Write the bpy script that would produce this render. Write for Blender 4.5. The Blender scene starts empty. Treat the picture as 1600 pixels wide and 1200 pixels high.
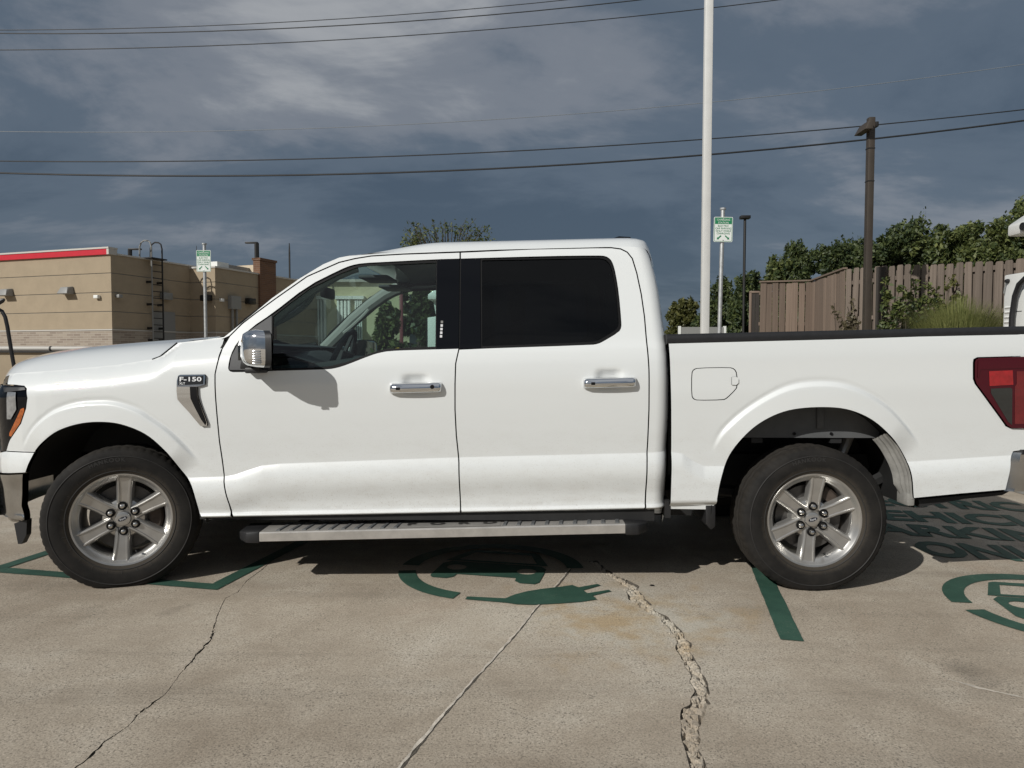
import bpy, bmesh, math, random
import numpy as np
from mathutils import Vector, Matrix, geometry
random.seed(7); np.random.seed(7)
R = math.radians
scene = bpy.context.scene
COL = scene.collection

# ------------------------------------------------------------------ camera
FPX = 1109.0                                   # focal length in pixels of a 1600 px wide picture
CAM = Vector((0.305, -4.700, 1.25))
YAW, PITCH, ROLL = R(0.7), R(2.43), R(0.06)
CROT = Matrix.Rotation(YAW, 3, 'Z') @ Matrix.Rotation(R(90) - PITCH, 3, 'X') @ Matrix.Rotation(ROLL, 3, 'Z')
cd = bpy.data.cameras.new('camera'); cam = bpy.data.objects.new('camera', cd); COL.objects.link(cam)
cam.matrix_world = Matrix.Translation(CAM) @ CROT.to_4x4()
cd.sensor_width = 36.0; cd.lens = 36.0 * FPX / 1600.0; cd.clip_start = 0.05; cd.clip_end = 3000
scene.camera = cam
scene.render.resolution_x = 1024; scene.render.resolution_y = 768

# ------------------------------------------------------------------ sun and sky
LD = Vector((1.08, 1.12, -1.0)).normalized()   # the way the sunlight travels
sd = bpy.data.lights.new('sun', 'SUN'); sd.energy = 3.85; sd.angle = R(0.5); sd.color = (1.0, 0.975, 0.925)
sun = bpy.data.objects.new('sun', sd); COL.objects.link(sun)
sun.rotation_euler = LD.to_track_quat('-Z', 'Y').to_euler(); sun.location = (-20, -20, 25)
SUN_EL = math.asin(-LD.z); SUN_AZ = math.atan2(-LD.x, -LD.y)

world = bpy.data.worlds.new('World'); scene.world = world; world.use_nodes = True
nt = world.node_tree; nt.nodes.clear()
def N(t, typ, **kw):
    n = t.nodes.new(typ)
    for k, v in kw.items():
        if hasattr(n, k) and k not in ('inputs',): setattr(n, k, v)
    return n
def L(t, a, b): t.links.new(a, b)
def ramp(t, stops, interp='LINEAR'):
    n = t.nodes.new('ShaderNodeValToRGB'); cr = n.color_ramp; cr.interpolation = interp
    while len(cr.elements) < len(stops): cr.elements.new(0.5)
    for e, (p, c) in zip(cr.elements, stops):
        e.position = p; e.color = (c[0], c[1], c[2], 1) if not isinstance(c, (int, float)) else (c, c, c, 1)
    return n
def math_n(t, op, a, b=None, c=None):
    n = t.nodes.new('ShaderNodeMath'); n.operation = op
    for i, v in enumerate((a, b, c)):
        if v is None: continue
        if isinstance(v, (int, float)): n.inputs[i].default_value = v
        else: t.links.new(v, n.inputs[i])
    return n.outputs[0]
def mixc(t, fac, a, b, mode='MIX'):
    n = t.nodes.new('ShaderNodeMix'); n.data_type = 'RGBA'; n.blend_type = mode
    for sock, v in ((n.inputs['Factor'], fac), (n.inputs[6], a), (n.inputs[7], b)):
        if isinstance(v, (int, float)): sock.default_value = v
        elif isinstance(v, (tuple, list)): sock.default_value = (v[0], v[1], v[2], 1)
        else: t.links.new(v, sock)
    return n.outputs[2]
def noise(t, vec, scale, detail=6, rough=0.6, dist=0.0):
    n = t.nodes.new('ShaderNodeTexNoise'); n.inputs['Scale'].default_value = scale
    n.inputs['Detail'].default_value = detail; n.inputs['Roughness'].default_value = rough
    n.inputs['Distortion'].default_value = dist
    if vec is not None: t.links.new(vec, n.inputs['Vector'])
    return n
sky = N(nt, 'ShaderNodeTexSky'); sky.sky_type = 'NISHITA'; sky.sun_disc = False
sky.sun_elevation = SUN_EL; sky.sun_rotation = SUN_AZ; sky.air_density = 1.0; sky.dust_density = 1.5; sky.ozone_density = 1.5
tc = N(nt, 'ShaderNodeTexCoord')
sep = N(nt, 'ShaderNodeSeparateXYZ'); L(nt, tc.outputs['Generated'], sep.inputs[0])
den = math_n(nt, 'ADD', math_n(nt, 'ABSOLUTE', sep.outputs[2]), 0.25)
comb = N(nt, 'ShaderNodeCombineXYZ')
L(nt, math_n(nt, 'DIVIDE', sep.outputs[0], den), comb.inputs[0])
L(nt, math_n(nt, 'DIVIDE', sep.outputs[1], den), comb.inputs[1])
mp = N(nt, 'ShaderNodeMapping'); mp.inputs['Scale'].default_value = (0.75, 1.15, 1); mp.inputs['Rotation'].default_value = (0, 0, 0.5)
mp.inputs['Location'].default_value = (1.2, 4.1, 0)
L(nt, comb.outputs[0], mp.inputs[0])
n1 = noise(nt, mp.outputs[0], 0.85, 10, 0.58, 0.5)
n2 = noise(nt, mp.outputs[0], 2.2, 9, 0.60, 0.7)
den2 = math_n(nt, 'ADD', math_n(nt, 'MULTIPLY', n1.outputs[0], 0.74), math_n(nt, 'MULTIPLY', n2.outputs[0], 0.26))
# thin overcast: slate cloud with paler, thinner patches; the deck thickens and darkens toward the horizon
cl = ramp(nt, [(0.37, (0.064, 0.092, 0.130)), (0.49, (0.102, 0.134, 0.176)), (0.57, (0.190, 0.212, 0.248)), (0.66, (0.36, 0.375, 0.395)), (0.76, (0.50, 0.505, 0.51))], 'EASE')
elev = N(nt, 'ShaderNodeMapRange'); elev.inputs['From Min'].default_value = 0.02; elev.inputs['From Max'].default_value = 0.42
elev.inputs['To Min'].default_value = -0.085; elev.inputs['To Max'].default_value = 0.075
L(nt, sep.outputs[2], elev.inputs[0])
L(nt, math_n(nt, 'ADD', den2, elev.outputs[0]), cl.inputs[0])
skys = mixc(nt, 1.0, sky.outputs[0], (0.08, 0.08, 0.08), 'MULTIPLY')
cov = ramp(nt, [(0.0, 0.93), (1.0, 0.93)])
mixed = mixc(nt, 0.93, skys, cl.outputs[0])
bg = N(nt, 'ShaderNodeBackground'); bg.inputs[1].default_value = 1.0
L(nt, mixed, bg.inputs[0])
wo = N(nt, 'ShaderNodeOutputWorld'); L(nt, bg.outputs[0], wo.inputs[0])
vs = scene.view_settings
vs.view_transform = 'Standard'; vs.look = 'None'; vs.exposure = 0.0; vs.gamma = 1.0; vs.use_curve_mapping = False

# ------------------------------------------------------------------ sight lines of the camera (to survey the place from the photograph)
def ray(px, py):
    return CROT @ Vector(((px - 800) / FPX, (600 - py) / FPX, -1.0))
def at_y(px, py, y):
    d = ray(px, py); return CAM + d * ((y - CAM.y) / d.y)
def at_d(px, py, d): return at_y(px, py, CAM.y + d)
def ground(px, py, z=0.0):
    d = ray(px, py); return CAM + d * ((z - CAM.z) / d.z)

# ------------------------------------------------------------------ materials
def mat(name, base, rough=0.5, metal=0.0, coat=0.0, coat_rough=0.03, var=0.0, vscale=5.0, bump=0.0, bscale=80.0, spec=0.5, emit=None, tint2=None):
    m = bpy.data.materials.new(name); m.use_nodes = True; t = m.node_tree
    p = t.nodes['Principled BSDF']
    p.inputs['Base Color'].default_value = (*base, 1); p.inputs['Roughness'].default_value = rough
    p.inputs['Metallic'].default_value = metal; p.inputs['Coat Weight'].default_value = coat
    p.inputs['Coat Roughness'].default_value = coat_rough; p.inputs['Specular IOR Level'].default_value = spec
    if var or bump:
        tcn = N(t, 'ShaderNodeTexCoord'); o = tcn.outputs['Object']
        if var:
            n = noise(t, o, vscale, 6, 0.65)
            dark = tuple(c * (1 - var) for c in base); lite = tuple(min(1, c * (1 + var)) for c in (tint2 or base))
            rp = ramp(t, [(0.3, dark), (0.7, lite)]); L(t, n.outputs[0], rp.inputs[0]); L(t, rp.outputs[0], p.inputs['Base Color'])
        if bump:
            b = noise(t, o, bscale, 4, 0.6); bn = N(t, 'ShaderNodeBump'); bn.inputs['Strength'].default_value = bump
            bn.inputs['Distance'].default_value = 0.01
            L(t, b.outputs[0], bn.inputs['Height']); L(t, bn.outputs[0], p.inputs['Normal'])
    if emit:
        p.inputs['Emission Color'].default_value = (*emit, 1); p.inputs['Emission Strength'].default_value = 1
    return m

def mat_paint():
    m = mat('white_paint', (0.80, 0.795, 0.775), 0.35, 0, 1.0, 0.02); t = m.node_tree; p = t.nodes['Principled BSDF']
    tcn = N(t, 'ShaderNodeTexCoord'); o = tcn.outputs['Object']
    sp = N(t, 'ShaderNodeSeparateXYZ'); L(t, o, sp.inputs[0])
    mr = N(t, 'ShaderNodeMapRange'); mr.inputs['From Min'].default_value = 0.95; mr.inputs['From Max'].default_value = 0.42
    L(t, sp.outputs[2], mr.inputs[0])
    mpn = N(t, 'ShaderNodeMapping'); mpn.inputs['Scale'].default_value = (1.0, 1.0, 2.2); L(t, o, mpn.inputs[0])
    n = noise(t, mpn.outputs[0], 7, 9, 0.72)
    n2_ = noise(t, o, 160, 3, 0.6)
    rp = ramp(t, [(0.46, 0.0), (0.85, 0.30)]); L(t, n.outputs[0], rp.inputs[0])
    rp2 = ramp(t, [(0.58, 0.0), (0.72, 0.5)]); L(t, n2_.outputs[0], rp2.inputs[0])
    dirt = math_n(t, 'MULTIPLY', math_n(t, 'ADD', rp.outputs[0], rp2.outputs[0]), math_n(t, 'POWER', mr.outputs[0], 0.9))
    dirt = math_n(t, 'ADD', dirt, math_n(t, 'MULTIPLY', rp.outputs[0], 0.06))
    c = mixc(t, dirt, (0.685, 0.705, 0.70), (0.33, 0.29, 0.235)); L(t, c, p.inputs['Base Color'])
    L(t, math_n(t, 'SUBTRACT', 1.0, math_n(t, 'MULTIPLY', dirt, 0.9)), p.inputs['Coat Weight'])
    fl = noise(t, o, 900, 2, 0.5); bn = N(t, 'ShaderNodeBump'); bn.inputs['Strength'].default_value = 0.015; bn.inputs['Distance'].default_value = 0.002
    L(t, fl.outputs[0], bn.inputs['Height']); L(t, bn.outputs[0], p.inputs['Coat Normal'])
    return m
def mat_glass(name, tint, refl=1.0):
    m = bpy.data.materials.new(name); m.use_nodes = True; t = m.node_tree; t.nodes.clear()
    tr = N(t, 'ShaderNodeBsdfTransparent'); tr.inputs[0].default_value = (*tint, 1)
    gl = N(t, 'ShaderNodeBsdfGlossy'); gl.inputs['Roughness'].default_value = 0.005
    tcn = N(t, 'ShaderNodeTexCoord'); w = noise(t, tcn.outputs['Object'], 1.6, 1, 0.4)
    bn = N(t, 'ShaderNodeBump'); bn.inputs['Strength'].default_value = 0.04; bn.inputs['Distance'].default_value = 0.15
    L(t, w.outputs[0], bn.inputs['Height']); L(t, bn.outputs[0], gl.inputs['Normal'])
    ge = N(t, 'ShaderNodeNewGeometry'); dp = N(t, 'ShaderNodeVectorMath'); dp.operation = 'DOT_PRODUCT'
    L(t, ge.outputs['Incoming'], dp.inputs[0]); L(t, ge.outputs['Normal'], dp.inputs[1])
    cs = math_n(t, 'SUBTRACT', 1.0, math_n(t, 'ABSOLUTE', dp.outputs['Value']))
    fres = math_n(t, 'ADD', 0.06, math_n(t, 'MULTIPLY', math_n(t, 'POWER', cs, 5.0), 0.94))
    mx = N(t, 'ShaderNodeMixShader'); L(t, math_n(t, 'MULTIPLY', fres, refl), mx.inputs[0])
    L(t, tr.outputs[0], mx.inputs[1]); L(t, gl.outputs[0], mx.inputs[2])
    o = N(t, 'ShaderNodeOutputMaterial'); L(t, mx.outputs[0], o.inputs[0]); return m
def mat_leaf(name, c1, c2, scale=1.2):
    m = mat(name, c1, 0.55); t = m.node_tree; p = t.nodes['Principled BSDF']
    g = N(t, 'ShaderNodeTexCoord'); n = noise(t, g.outputs['Object'], scale, 4, 0.7)
    oi = N(t, 'ShaderNodeNewGeometry')
    rp = ramp(t, [(0.3, c1), (0.72, c2)])
    L(t, math_n(t, 'ADD', math_n(t, 'MULTIPLY', n.outputs[0], 0.6), math_n(t, 'MULTIPLY', oi.outputs['Random Per Island'], 0.4)), rp.inputs[0])
    L(t, rp.outputs[0], p.inputs['Base Color'])
    tl = N(t, 'ShaderNodeBsdfTranslucent'); L(t, rp.outputs[0], tl.inputs[0])
    mx = N(t, 'ShaderNodeMixShader'); mx.inputs[0].default_value = 0.3
    L(t, p.outputs[0], mx.inputs[1]); L(t, tl.outputs[0], mx.inputs[2])
    L(t, mx.outputs[0], t.nodes['Material Output'].inputs[0]); return m
def mat_concrete(name, lightness=1.0):
    m = bpy.data.materials.new(name); m.use_nodes = True; t = m.node_tree; p = t.nodes['Principled BSDF']
    tcn = N(t, 'ShaderNodeTexCoord'); o = tcn.outputs['Object']
    big = noise(t, o, 0.55, 7, 0.62, 0.6); med = noise(t, o, 3.2, 7, 0.66, 0.4); fine = noise(t, o, 120, 6, 0.8)
    def sc(c): return tuple(x * lightness for x in c)
    c = ramp(t, [(0.36, sc((0.300, 0.250, 0.192))), (0.50, sc((0.395, 0.340, 0.270))), (0.63, sc((0.480, 0.430, 0.355)))])
    L(t, math_n(t, 'ADD', math_n(t, 'MULTIPLY', big.outputs[0], 0.6), math_n(t, 'MULTIPLY', med.outputs[0], 0.4)), c.inputs[0])
    # rusty and ochre washes
    st = noise(t, o, 0.8, 5, 0.6, 1.0); str_ = ramp(t, [(0.56, 0.0), (0.74, 0.33)]); L(t, st.outputs[0], str_.inputs[0])
    col = mixc(t, str_.outputs[0], c.outputs[0], sc((0.33, 0.225, 0.15)))
    gs = N(t, 'ShaderNodeMapping'); s0 = ground(985, 960); gs.inputs['Location'].default_value = (-s0.x, -s0.y, 0); L(t, o, gs.inputs[0])
    ln = N(t, 'ShaderNodeVectorMath'); ln.operation = 'LENGTH'; L(t, gs.outputs[0], ln.inputs[0])
    rr = math_n(t, 'ADD', ln.outputs['Value'], math_n(t, 'MULTIPLY', math_n(t, 'SUBTRACT', med.outputs[0], 0.5), 1.4))
    och = ramp(t, [(0.05, 0.65), (0.32, 0.5), (0.62, 0.0)]); L(t, rr, och.inputs[0])
    oc2 = noise(t, o, 4.5, 4, 0.6); ocr = ramp(t, [(0.4, sc((0.50, 0.47, 0.40))), (0.6, sc((0.40, 0.29, 0.155)))]); L(t, oc2.outputs[0], ocr.inputs[0])
    col = mixc(t, och.outputs[0], col, ocr.outputs[0])
    # exposed aggregate
    vo = N(t, 'ShaderNodeTexVoronoi'); vo.inputs['Scale'].default_value = 210; L(t, o, vo.inputs[0])
    vs_ = N(t, 'ShaderNodeSeparateColor'); L(t, vo.outputs['Color'], vs_.inputs[0])
    ag = ramp(t, [(0.0, 0.30), (0.08, 0.5), (0.18, 0.96), (0.8, 1.0), (0.92, 1.12), (1.0, 1.35)]); L(t, vs_.outputs[0], ag.inputs[0])
    wearm = ramp(t, [(0.38, 0.35), (0.62, 0.85)]); L(t, med.outputs[0], wearm.inputs[0])
    oil = noise(t, o, 1.9, 3, 0.5, 0.3); oilr = ramp(t, [(0.66, 1.0), (0.78, 0.62)]); L(t, oil.outputs[0], oilr.inputs[0])
    tm = N(t, 'ShaderNodeMapping'); tm.inputs['Scale'].default_value = (0.12, 2.6, 1); tm.inputs['Rotation'].default_value = (0, 0, 0.2); L(t, o, tm.inputs[0])
    tyn = noise(t, tm.outputs[0], 1.6, 6, 0.7); tyr = ramp(t, [(0.52, 1.0), (0.72, 0.80)]); L(t, tyn.outputs[0], tyr.inputs[0])
    col = mixc(t, 1.0, mixc(t, 1.0, col, oilr.outputs[0], 'MULTIPLY'), tyr.outputs[0], 'MULTIPLY')
    col2 = mixc(t, wearm.outputs[0], col, mixc(t, 1.0, col, ag.outputs[0], 'MULTIPLY'))
    fr = ramp(t, [(0.36, 0.62), (0.48, 0.98), (0.66, 1.25)]); L(t, fine.outputs[0], fr.inputs[0])
    col3 = mixc(t, 1.0, col2, fr.outputs[0], 'MULTIPLY')
    L(t, col3, p.inputs['Base Color']); p.inputs['Roughness'].default_value = 0.85; p.inputs['Specular IOR Level'].default_value = 0.25
    bn = N(t, 'ShaderNodeBump'); bn.inputs['Strength'].default_value = 0.55; bn.inputs['Distance'].default_value = 0.004
    L(t, math_n(t, 'ADD', fine.outputs[0], math_n(t, 'MULTIPLY', vs_.outputs[0], 0.35)), bn.inputs['Height']); L(t, bn.outputs[0], p.inputs['Normal'])
    return m
def mat_roadpaint():
    m = bpy.data.materials.new('green_road_paint'); m.use_nodes = True; t = m.node_tree; p = t.nodes['Principled BSDF']
    tcn = N(t, 'ShaderNodeTexCoord'); o = tcn.outputs['Object']
    a = noise(t, o, 5, 6, 0.7); b = noise(t, o, 110, 4, 0.7)
    c = ramp(t, [(0.3, (0.014, 0.050, 0.034)), (0.7, (0.030, 0.088, 0.060))]); L(t, a.outputs[0], c.inputs[0])
    f = ramp(t, [(0.59, 0.0), (0.68, 0.7)]); L(t, math_n(t, 'ADD', math_n(t, 'MULTIPLY', b.outputs[0], 0.75), math_n(t, 'MULTIPLY', a.outputs[0], 0.25)), f.inputs[0])
    L(t, mixc(t, f.outputs[0], c.outputs[0], (0.22, 0.20, 0.16)), p.inputs['Base Color']); p.inputs['Roughness'].default_value = 0.7
    bn = N(t, 'ShaderNodeBump'); bn.inputs['Strength'].default_value = 0.4; bn.inputs['Distance'].default_value = 0.004
    L(t, b.outputs[0], bn.inputs['Height']); L(t, bn.outputs[0], p.inputs['Normal']); return m
def mat_wood(name, c1, c2):
    m = bpy.data.materials.new(name); m.use_nodes = True; t = m.node_tree; p = t.nodes['Principled BSDF']
    tcn = N(t, 'ShaderNodeTexCoord'); oi = N(t, 'ShaderNodeObjectInfo')
    mpn = N(t, 'ShaderNodeMapping'); mpn.inputs['Scale'].default_value = (14, 14, 0.9); L(t, tcn.outputs['Object'], mpn.inputs[0])
    ad = N(t, 'ShaderNodeVectorMath'); ad.operation = 'ADD'; L(t, mpn.outputs[0], ad.inputs[0])
    cx = N(t, 'ShaderNodeCombineXYZ'); L(t, math_n(t, 'MULTIPLY', oi.outputs['Random'], 50.0), cx.inputs[2]); L(t, cx.outputs[0], ad.inputs[1])
    n = noise(t, ad.outputs[0], 1.6, 7, 0.7, 0.4); c = ramp(t, [(0.28, c1), (0.7, c2)]); L(t, n.outputs[0], c.inputs[0])
    v = math_n(t, 'ADD', math_n(t, 'MULTIPLY', oi.outputs['Random'], 0.4), 0.8)
    cv = N(t, 'ShaderNodeCombineColor'); [L(t, v, cv.inputs[i]) for i in range(3)]
    L(t, mixc(t, 1.0, c.outputs[0], cv.outputs[0], 'MULTIPLY'), p.inputs['Base Color']); p.inputs['Roughness'].default_value = 0.85
    bn = N(t, 'ShaderNodeBump'); bn.inputs['Strength'].default_value = 0.5; bn.inputs['Distance'].default_value = 0.01
    L(t, n.outputs[0], bn.inputs['Height']); L(t, bn.outputs[0], p.inputs['Normal']); return m
def mat_brick(name, c1, c2, mortar, scale=1.0):
    m = bpy.data.materials.new(name); m.use_nodes = True; t = m.node_tree; p = t.nodes['Principled BSDF']
    tcn = N(t, 'ShaderNodeTexCoord'); sp = N(t, 'ShaderNodeSeparateXYZ'); L(t, tcn.outputs['Object'], sp.inputs[0])
    cb = N(t, 'ShaderNodeCombineXYZ'); L(t, math_n(t, 'ADD', sp.outputs[0], sp.outputs[1]), cb.inputs[0]); L(t, sp.outputs[2], cb.inputs[1])
    b = N(t, 'ShaderNodeTexBrick'); L(t, cb.outputs[0], b.inputs[0]); b.inputs['Scale'].default_value = scale
    b.inputs['Color1'].default_value = (*c1, 1); b.inputs['Color2'].default_value = (*c2, 1); b.inputs['Mortar'].default_value = (*mortar, 1)
    b.inputs['Mortar Size'].default_value = 0.012; b.inputs['Brick Width'].default_value = 0.4; b.inputs['Row Height'].default_value = 0.1
    L(t, b.outputs[0], p.inputs['Base Color']); p.inputs['Roughness'].default_value = 0.9; return m

M = {}
M['paint'] = mat_paint()
M['concrete'] = mat_concrete('weathered_concrete')
M['crack'] = mat_concrete('broken_concrete', 1.0)
M['crackdeep'] = mat('crack_soil', (0.09, 0.078, 0.062), 0.95, var=0.4, vscale=60, bump=0.6)
M['sealant'] = mat('joint_sealant', (0.50, 0.45, 0.38), 0.8, var=0.4, vscale=14, bump=0.4)
M['green'] = mat_roadpaint()
M['black'] = mat('black_plastic', (0.012, 0.012, 0.013), 0.5, var=0.2, vscale=30, bump=0.08, bscale=400)
M['gloss_black'] = mat('gloss_black', (0.0015, 0.002, 0.0035), 0.06, spec=0.28)
M['rubber'] = mat('tyre_rubber', (0.0085, 0.0082, 0.008), 0.78, var=0.35, vscale=9, bump=0.15, bscale=220, tint2=(0.015, 0.0135, 0.012), spec=0.25)
def _dust():
    m = M['rubber']; t = m.node_tree; p = t.nodes['Principled BSDF']; src = p.inputs['Base Color'].links[0].from_socket
    tcn = N(t, 'ShaderNodeTexCoord'); sp = N(t, 'ShaderNodeSeparateXYZ'); L(t, tcn.outputs['Object'], sp.inputs[0])
    r = math_n(t, 'SQRT', math_n(t, 'ADD', math_n(t, 'POWER', sp.outputs[0], 2.0), math_n(t, 'POWER', sp.outputs[2], 2.0)))
    nz = noise(t, tcn.outputs['Object'], 26, 5, 0.7); nf = noise(t, tcn.outputs['Object'], 170, 3, 0.6)
    rd = math_n(t, 'ADD', r, math_n(t, 'MULTIPLY', math_n(t, 'SUBTRACT', nz.outputs[0], 0.5), 0.03))
    a = ramp(t, [(0.25, 0.75), (0.270, 0.55), (0.290, 0.03), (0.372, 0.0), (0.384, 0.12), (0.392, 0.28), (0.402, 0.05)]); L(t, rd, a.inputs[0])
    f = math_n(t, 'MULTIPLY', a.outputs[0], math_n(t, 'ADD', 0.45, nf.outputs[0]))
    L(t, mixc(t, f, src, (0.060, 0.050, 0.038)), p.inputs['Base Color'])
_dust()
M['rubber_mark'] = mat('tyre_lettering', (0.022, 0.021, 0.020), 0.6)
M['seal'] = mat('rubber_seal', (0.004, 0.004, 0.0045), 0.6, spec=0.2)
M['alloy'] = mat('dusty_alloy', (0.47, 0.46, 0.44), 0.28, 0.78, var=0.12, vscale=8)
M['alloy_dark'] = mat('alloy_barrel', (0.20, 0.19, 0.18), 0.45, 0.8, var=0.3, vscale=10)
M['chrome'] = mat('chrome', (0.78, 0.79, 0.80), 0.06, 1.0)
M['chrome_dusty'] = mat('dusty_chrome', (0.55, 0.54, 0.52), 0.22, 1.0, var=0.2, vscale=6)
M['steel'] = mat('brushed_steel', (0.46, 0.44, 0.41), 0.35, 0.5, var=0.15, vscale=12)
M['iron'] = mat('brake_iron', (0.10, 0.095, 0.09), 0.5, 0.7, var=0.3, vscale=20)
M['rust'] = mat('cast_iron_rust', (0.06, 0.045, 0.035), 0.8, 0.2, var=0.4, vscale=20)
M['chassis'] = mat('chassis_black', (0.010, 0.010, 0.010), 0.7, var=0.4, vscale=8)
M['liner'] = mat('grey_liner', (0.085, 0.088, 0.090), 0.7, var=0.2, vscale=6)
M['liner_pale'] = mat('dusty_liner', (0.22, 0.215, 0.20), 0.7, var=0.3, vscale=10)
M['glass'] = mat_glass('clear_glass', (0.57, 0.71, 0.68), 1.0)
M['shield'] = mat_glass('windshield_glass', (0.78, 0.86, 0.83), 1.0)
M['tint'] = mat_glass('privacy_glass', (0.042, 0.052, 0.058), 0.55)
M['trim_grey'] = mat('grey_trim', (0.055, 0.056, 0.058), 0.6, bump=0.1, bscale=300)
M['cabin'] = mat('cabin_dark', (0.045, 0.048, 0.052), 0.65, var=0.2, vscale=8)
M['cabin_pale'] = mat('cabin_grey', (0.30, 0.30, 0.285), 0.75, bump=0.05)
M['cloth'] = mat('seat_cloth', (0.060, 0.062, 0.065), 0.9, var=0.2, vscale=30, bump=0.2)
M['red_dark'] = mat('tail_lamp_dark_red', (0.060, 0.004, 0.010), 0.08, spec=0.4)
M['red_mid'] = mat('tail_lamp_mid_red', (0.13, 0.005, 0.009), 0.12, 0, 1.0, 0.01, var=0.2, vscale=20)
M['red_lens'] = mat('tail_lamp_red', (0.30, 0.008, 0.012), 0.15, 0, 1.0, 0.01, var=0.25, vscale=25)
M['smoke'] = mat('tail_lamp_smoke', (0.016, 0.018, 0.018), 0.1, 0, 1.0, 0.01)
M['amber'] = mat('amber_lens', (0.36, 0.085, 0.010), 0.15, 0, 1.0, 0.01, var=0.4, vscale=60)
M['lamp_clear'] = mat('headlamp_reflector', (0.40, 0.41, 0.42), 0.15, 0.6, 1.0, 0.01, var=0.3, vscale=30)
M['mirror'] = mat('mirror_glass', (0.85, 0.87, 0.88), 0.02, 1.0)
M['badge_black'] = mat('badge_black', (0.012, 0.013, 0.016), 0.3)
M['emblem'] = mat('emblem_blue', (0.012, 0.016, 0.030), 0.25, 0, 1, 0.02)
M['letter_white'] = mat('letter_silver', (0.72, 0.73, 0.74), 0.3)
M['yellow'] = mat('yellow_paint', (0.72, 0.42, 0.02), 0.45, var=0.1)
M['stucco'] = mat('beige_stucco', (0.325, 0.262, 0.182), 0.9, var=0.08, vscale=1.5, bump=0.3, bscale=40)
M['cream'] = mat('cream_stucco', (0.56, 0.47, 0.35), 0.9, var=0.06, vscale=1.5)
M['red_band'] = mat('red_metal_band', (0.50, 0.012, 0.028), 0.45, var=0.06)
M['coping'] = mat('coping_metal', (0.50, 0.48, 0.44), 0.5)
M['brick_pale'] = mat_brick('pale_brick', (0.33, 0.28, 0.225), (0.22, 0.175, 0.14), (0.36, 0.32, 0.27))
M['brick_brown'] = mat_brick('brown_brick', (0.17, 0.085, 0.045), (0.12, 0.06, 0.035), (0.16, 0.11, 0.08))
M['fixture'] = mat('fixture_grey', (0.23, 0.23, 0.22), 0.5)
M['dark_metal'] = mat('dark_metal', (0.022, 0.021, 0.020), 0.5, 0.3)
M['bronze'] = mat('bronze_pole', (0.050, 0.040, 0.031), 0.55, 0.2, var=0.15, vscale=3)
M['galv'] = mat('galvanised_steel', (0.46, 0.47, 0.47), 0.45, 0.6, var=0.2, vscale=14)
M['pole_white'] = mat('white_pole_paint', (0.60, 0.60, 0.58), 0.45, var=0.05)
M['sign_white'] = mat('sign_white', (0.72, 0.75, 0.72), 0.5)
M['sign_green'] = mat('sign_green', (0.012, 0.20, 0.085), 0.5)
M['fence'] = mat_wood('fence_wood', (0.105, 0.082, 0.066), (0.195, 0.155, 0.125))
M['fence_dark'] = mat_wood('old_post_wood', (0.030, 0.026, 0.023), (0.055, 0.046, 0.040))
M['fence_tan'] = mat_wood('tan_fence_wood', (0.150, 0.108, 0.083), (0.225, 0.168, 0.130))
M['bark'] = mat('bark', (0.065, 0.050, 0.038), 0.9, var=0.3, vscale=10, bump=0.5, bscale=30)
M['leaf_dark'] = mat_leaf('leaf_dark', (0.022, 0.042, 0.018), (0.105, 0.130, 0.040))
M['leaf_mid'] = mat_leaf('leaf_mid', (0.034, 0.060, 0.020), (0.165, 0.185, 0.055))
M['leaf_yel'] = mat_leaf('leaf_olive', (0.060, 0.070, 0.018), (0.150, 0.145, 0.045))
M['grass'] = mat_leaf('tall_grass', (0.13, 0.155, 0.045), (0.29, 0.29, 0.11))
M['vine_dry'] = mat_leaf('dry_vine', (0.10, 0.085, 0.05), (0.18, 0.15, 0.09))
M['lawn'] = mat('lawn', (0.06, 0.085, 0.025), 0.95, var=0.3, vscale=4, bump=0.6, bscale=60)
M['charger_white'] = mat('charger_white', (0.70, 0.70, 0.67), 0.4, 0, 0.3)
M['cable'] = mat('black_cable', (0.010, 0.010, 0.011), 0.45)
M['wire'] = mat('power_wire', (0.018, 0.019, 0.021), 0.6)
M['wire_pale'] = mat('pale_wire', (0.20, 0.22, 0.24), 0.5)
M['screen'] = mat('dark_screen', (0.02, 0.022, 0.025), 0.15, 0, 1, 0.02)
M['asphalt'] = mat('asphalt', (0.06, 0.058, 0.055), 0.9, var=0.2, vscale=5, bump=0.3)
M['pink_post'] = mat('red_post_paint', (0.20, 0.045, 0.055), 0.5)
M['wall_yellow'] = mat('pale_yellow_wall', (0.55, 0.50, 0.33), 0.9, var=0.06, vscale=1)
M['window_dark'] = mat('window_glass_dark', (0.03, 0.04, 0.045), 0.1, 0, 1, 0.02)
M['white_trim'] = mat('white_trim', (0.72, 0.73, 0.70), 0.6)

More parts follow.
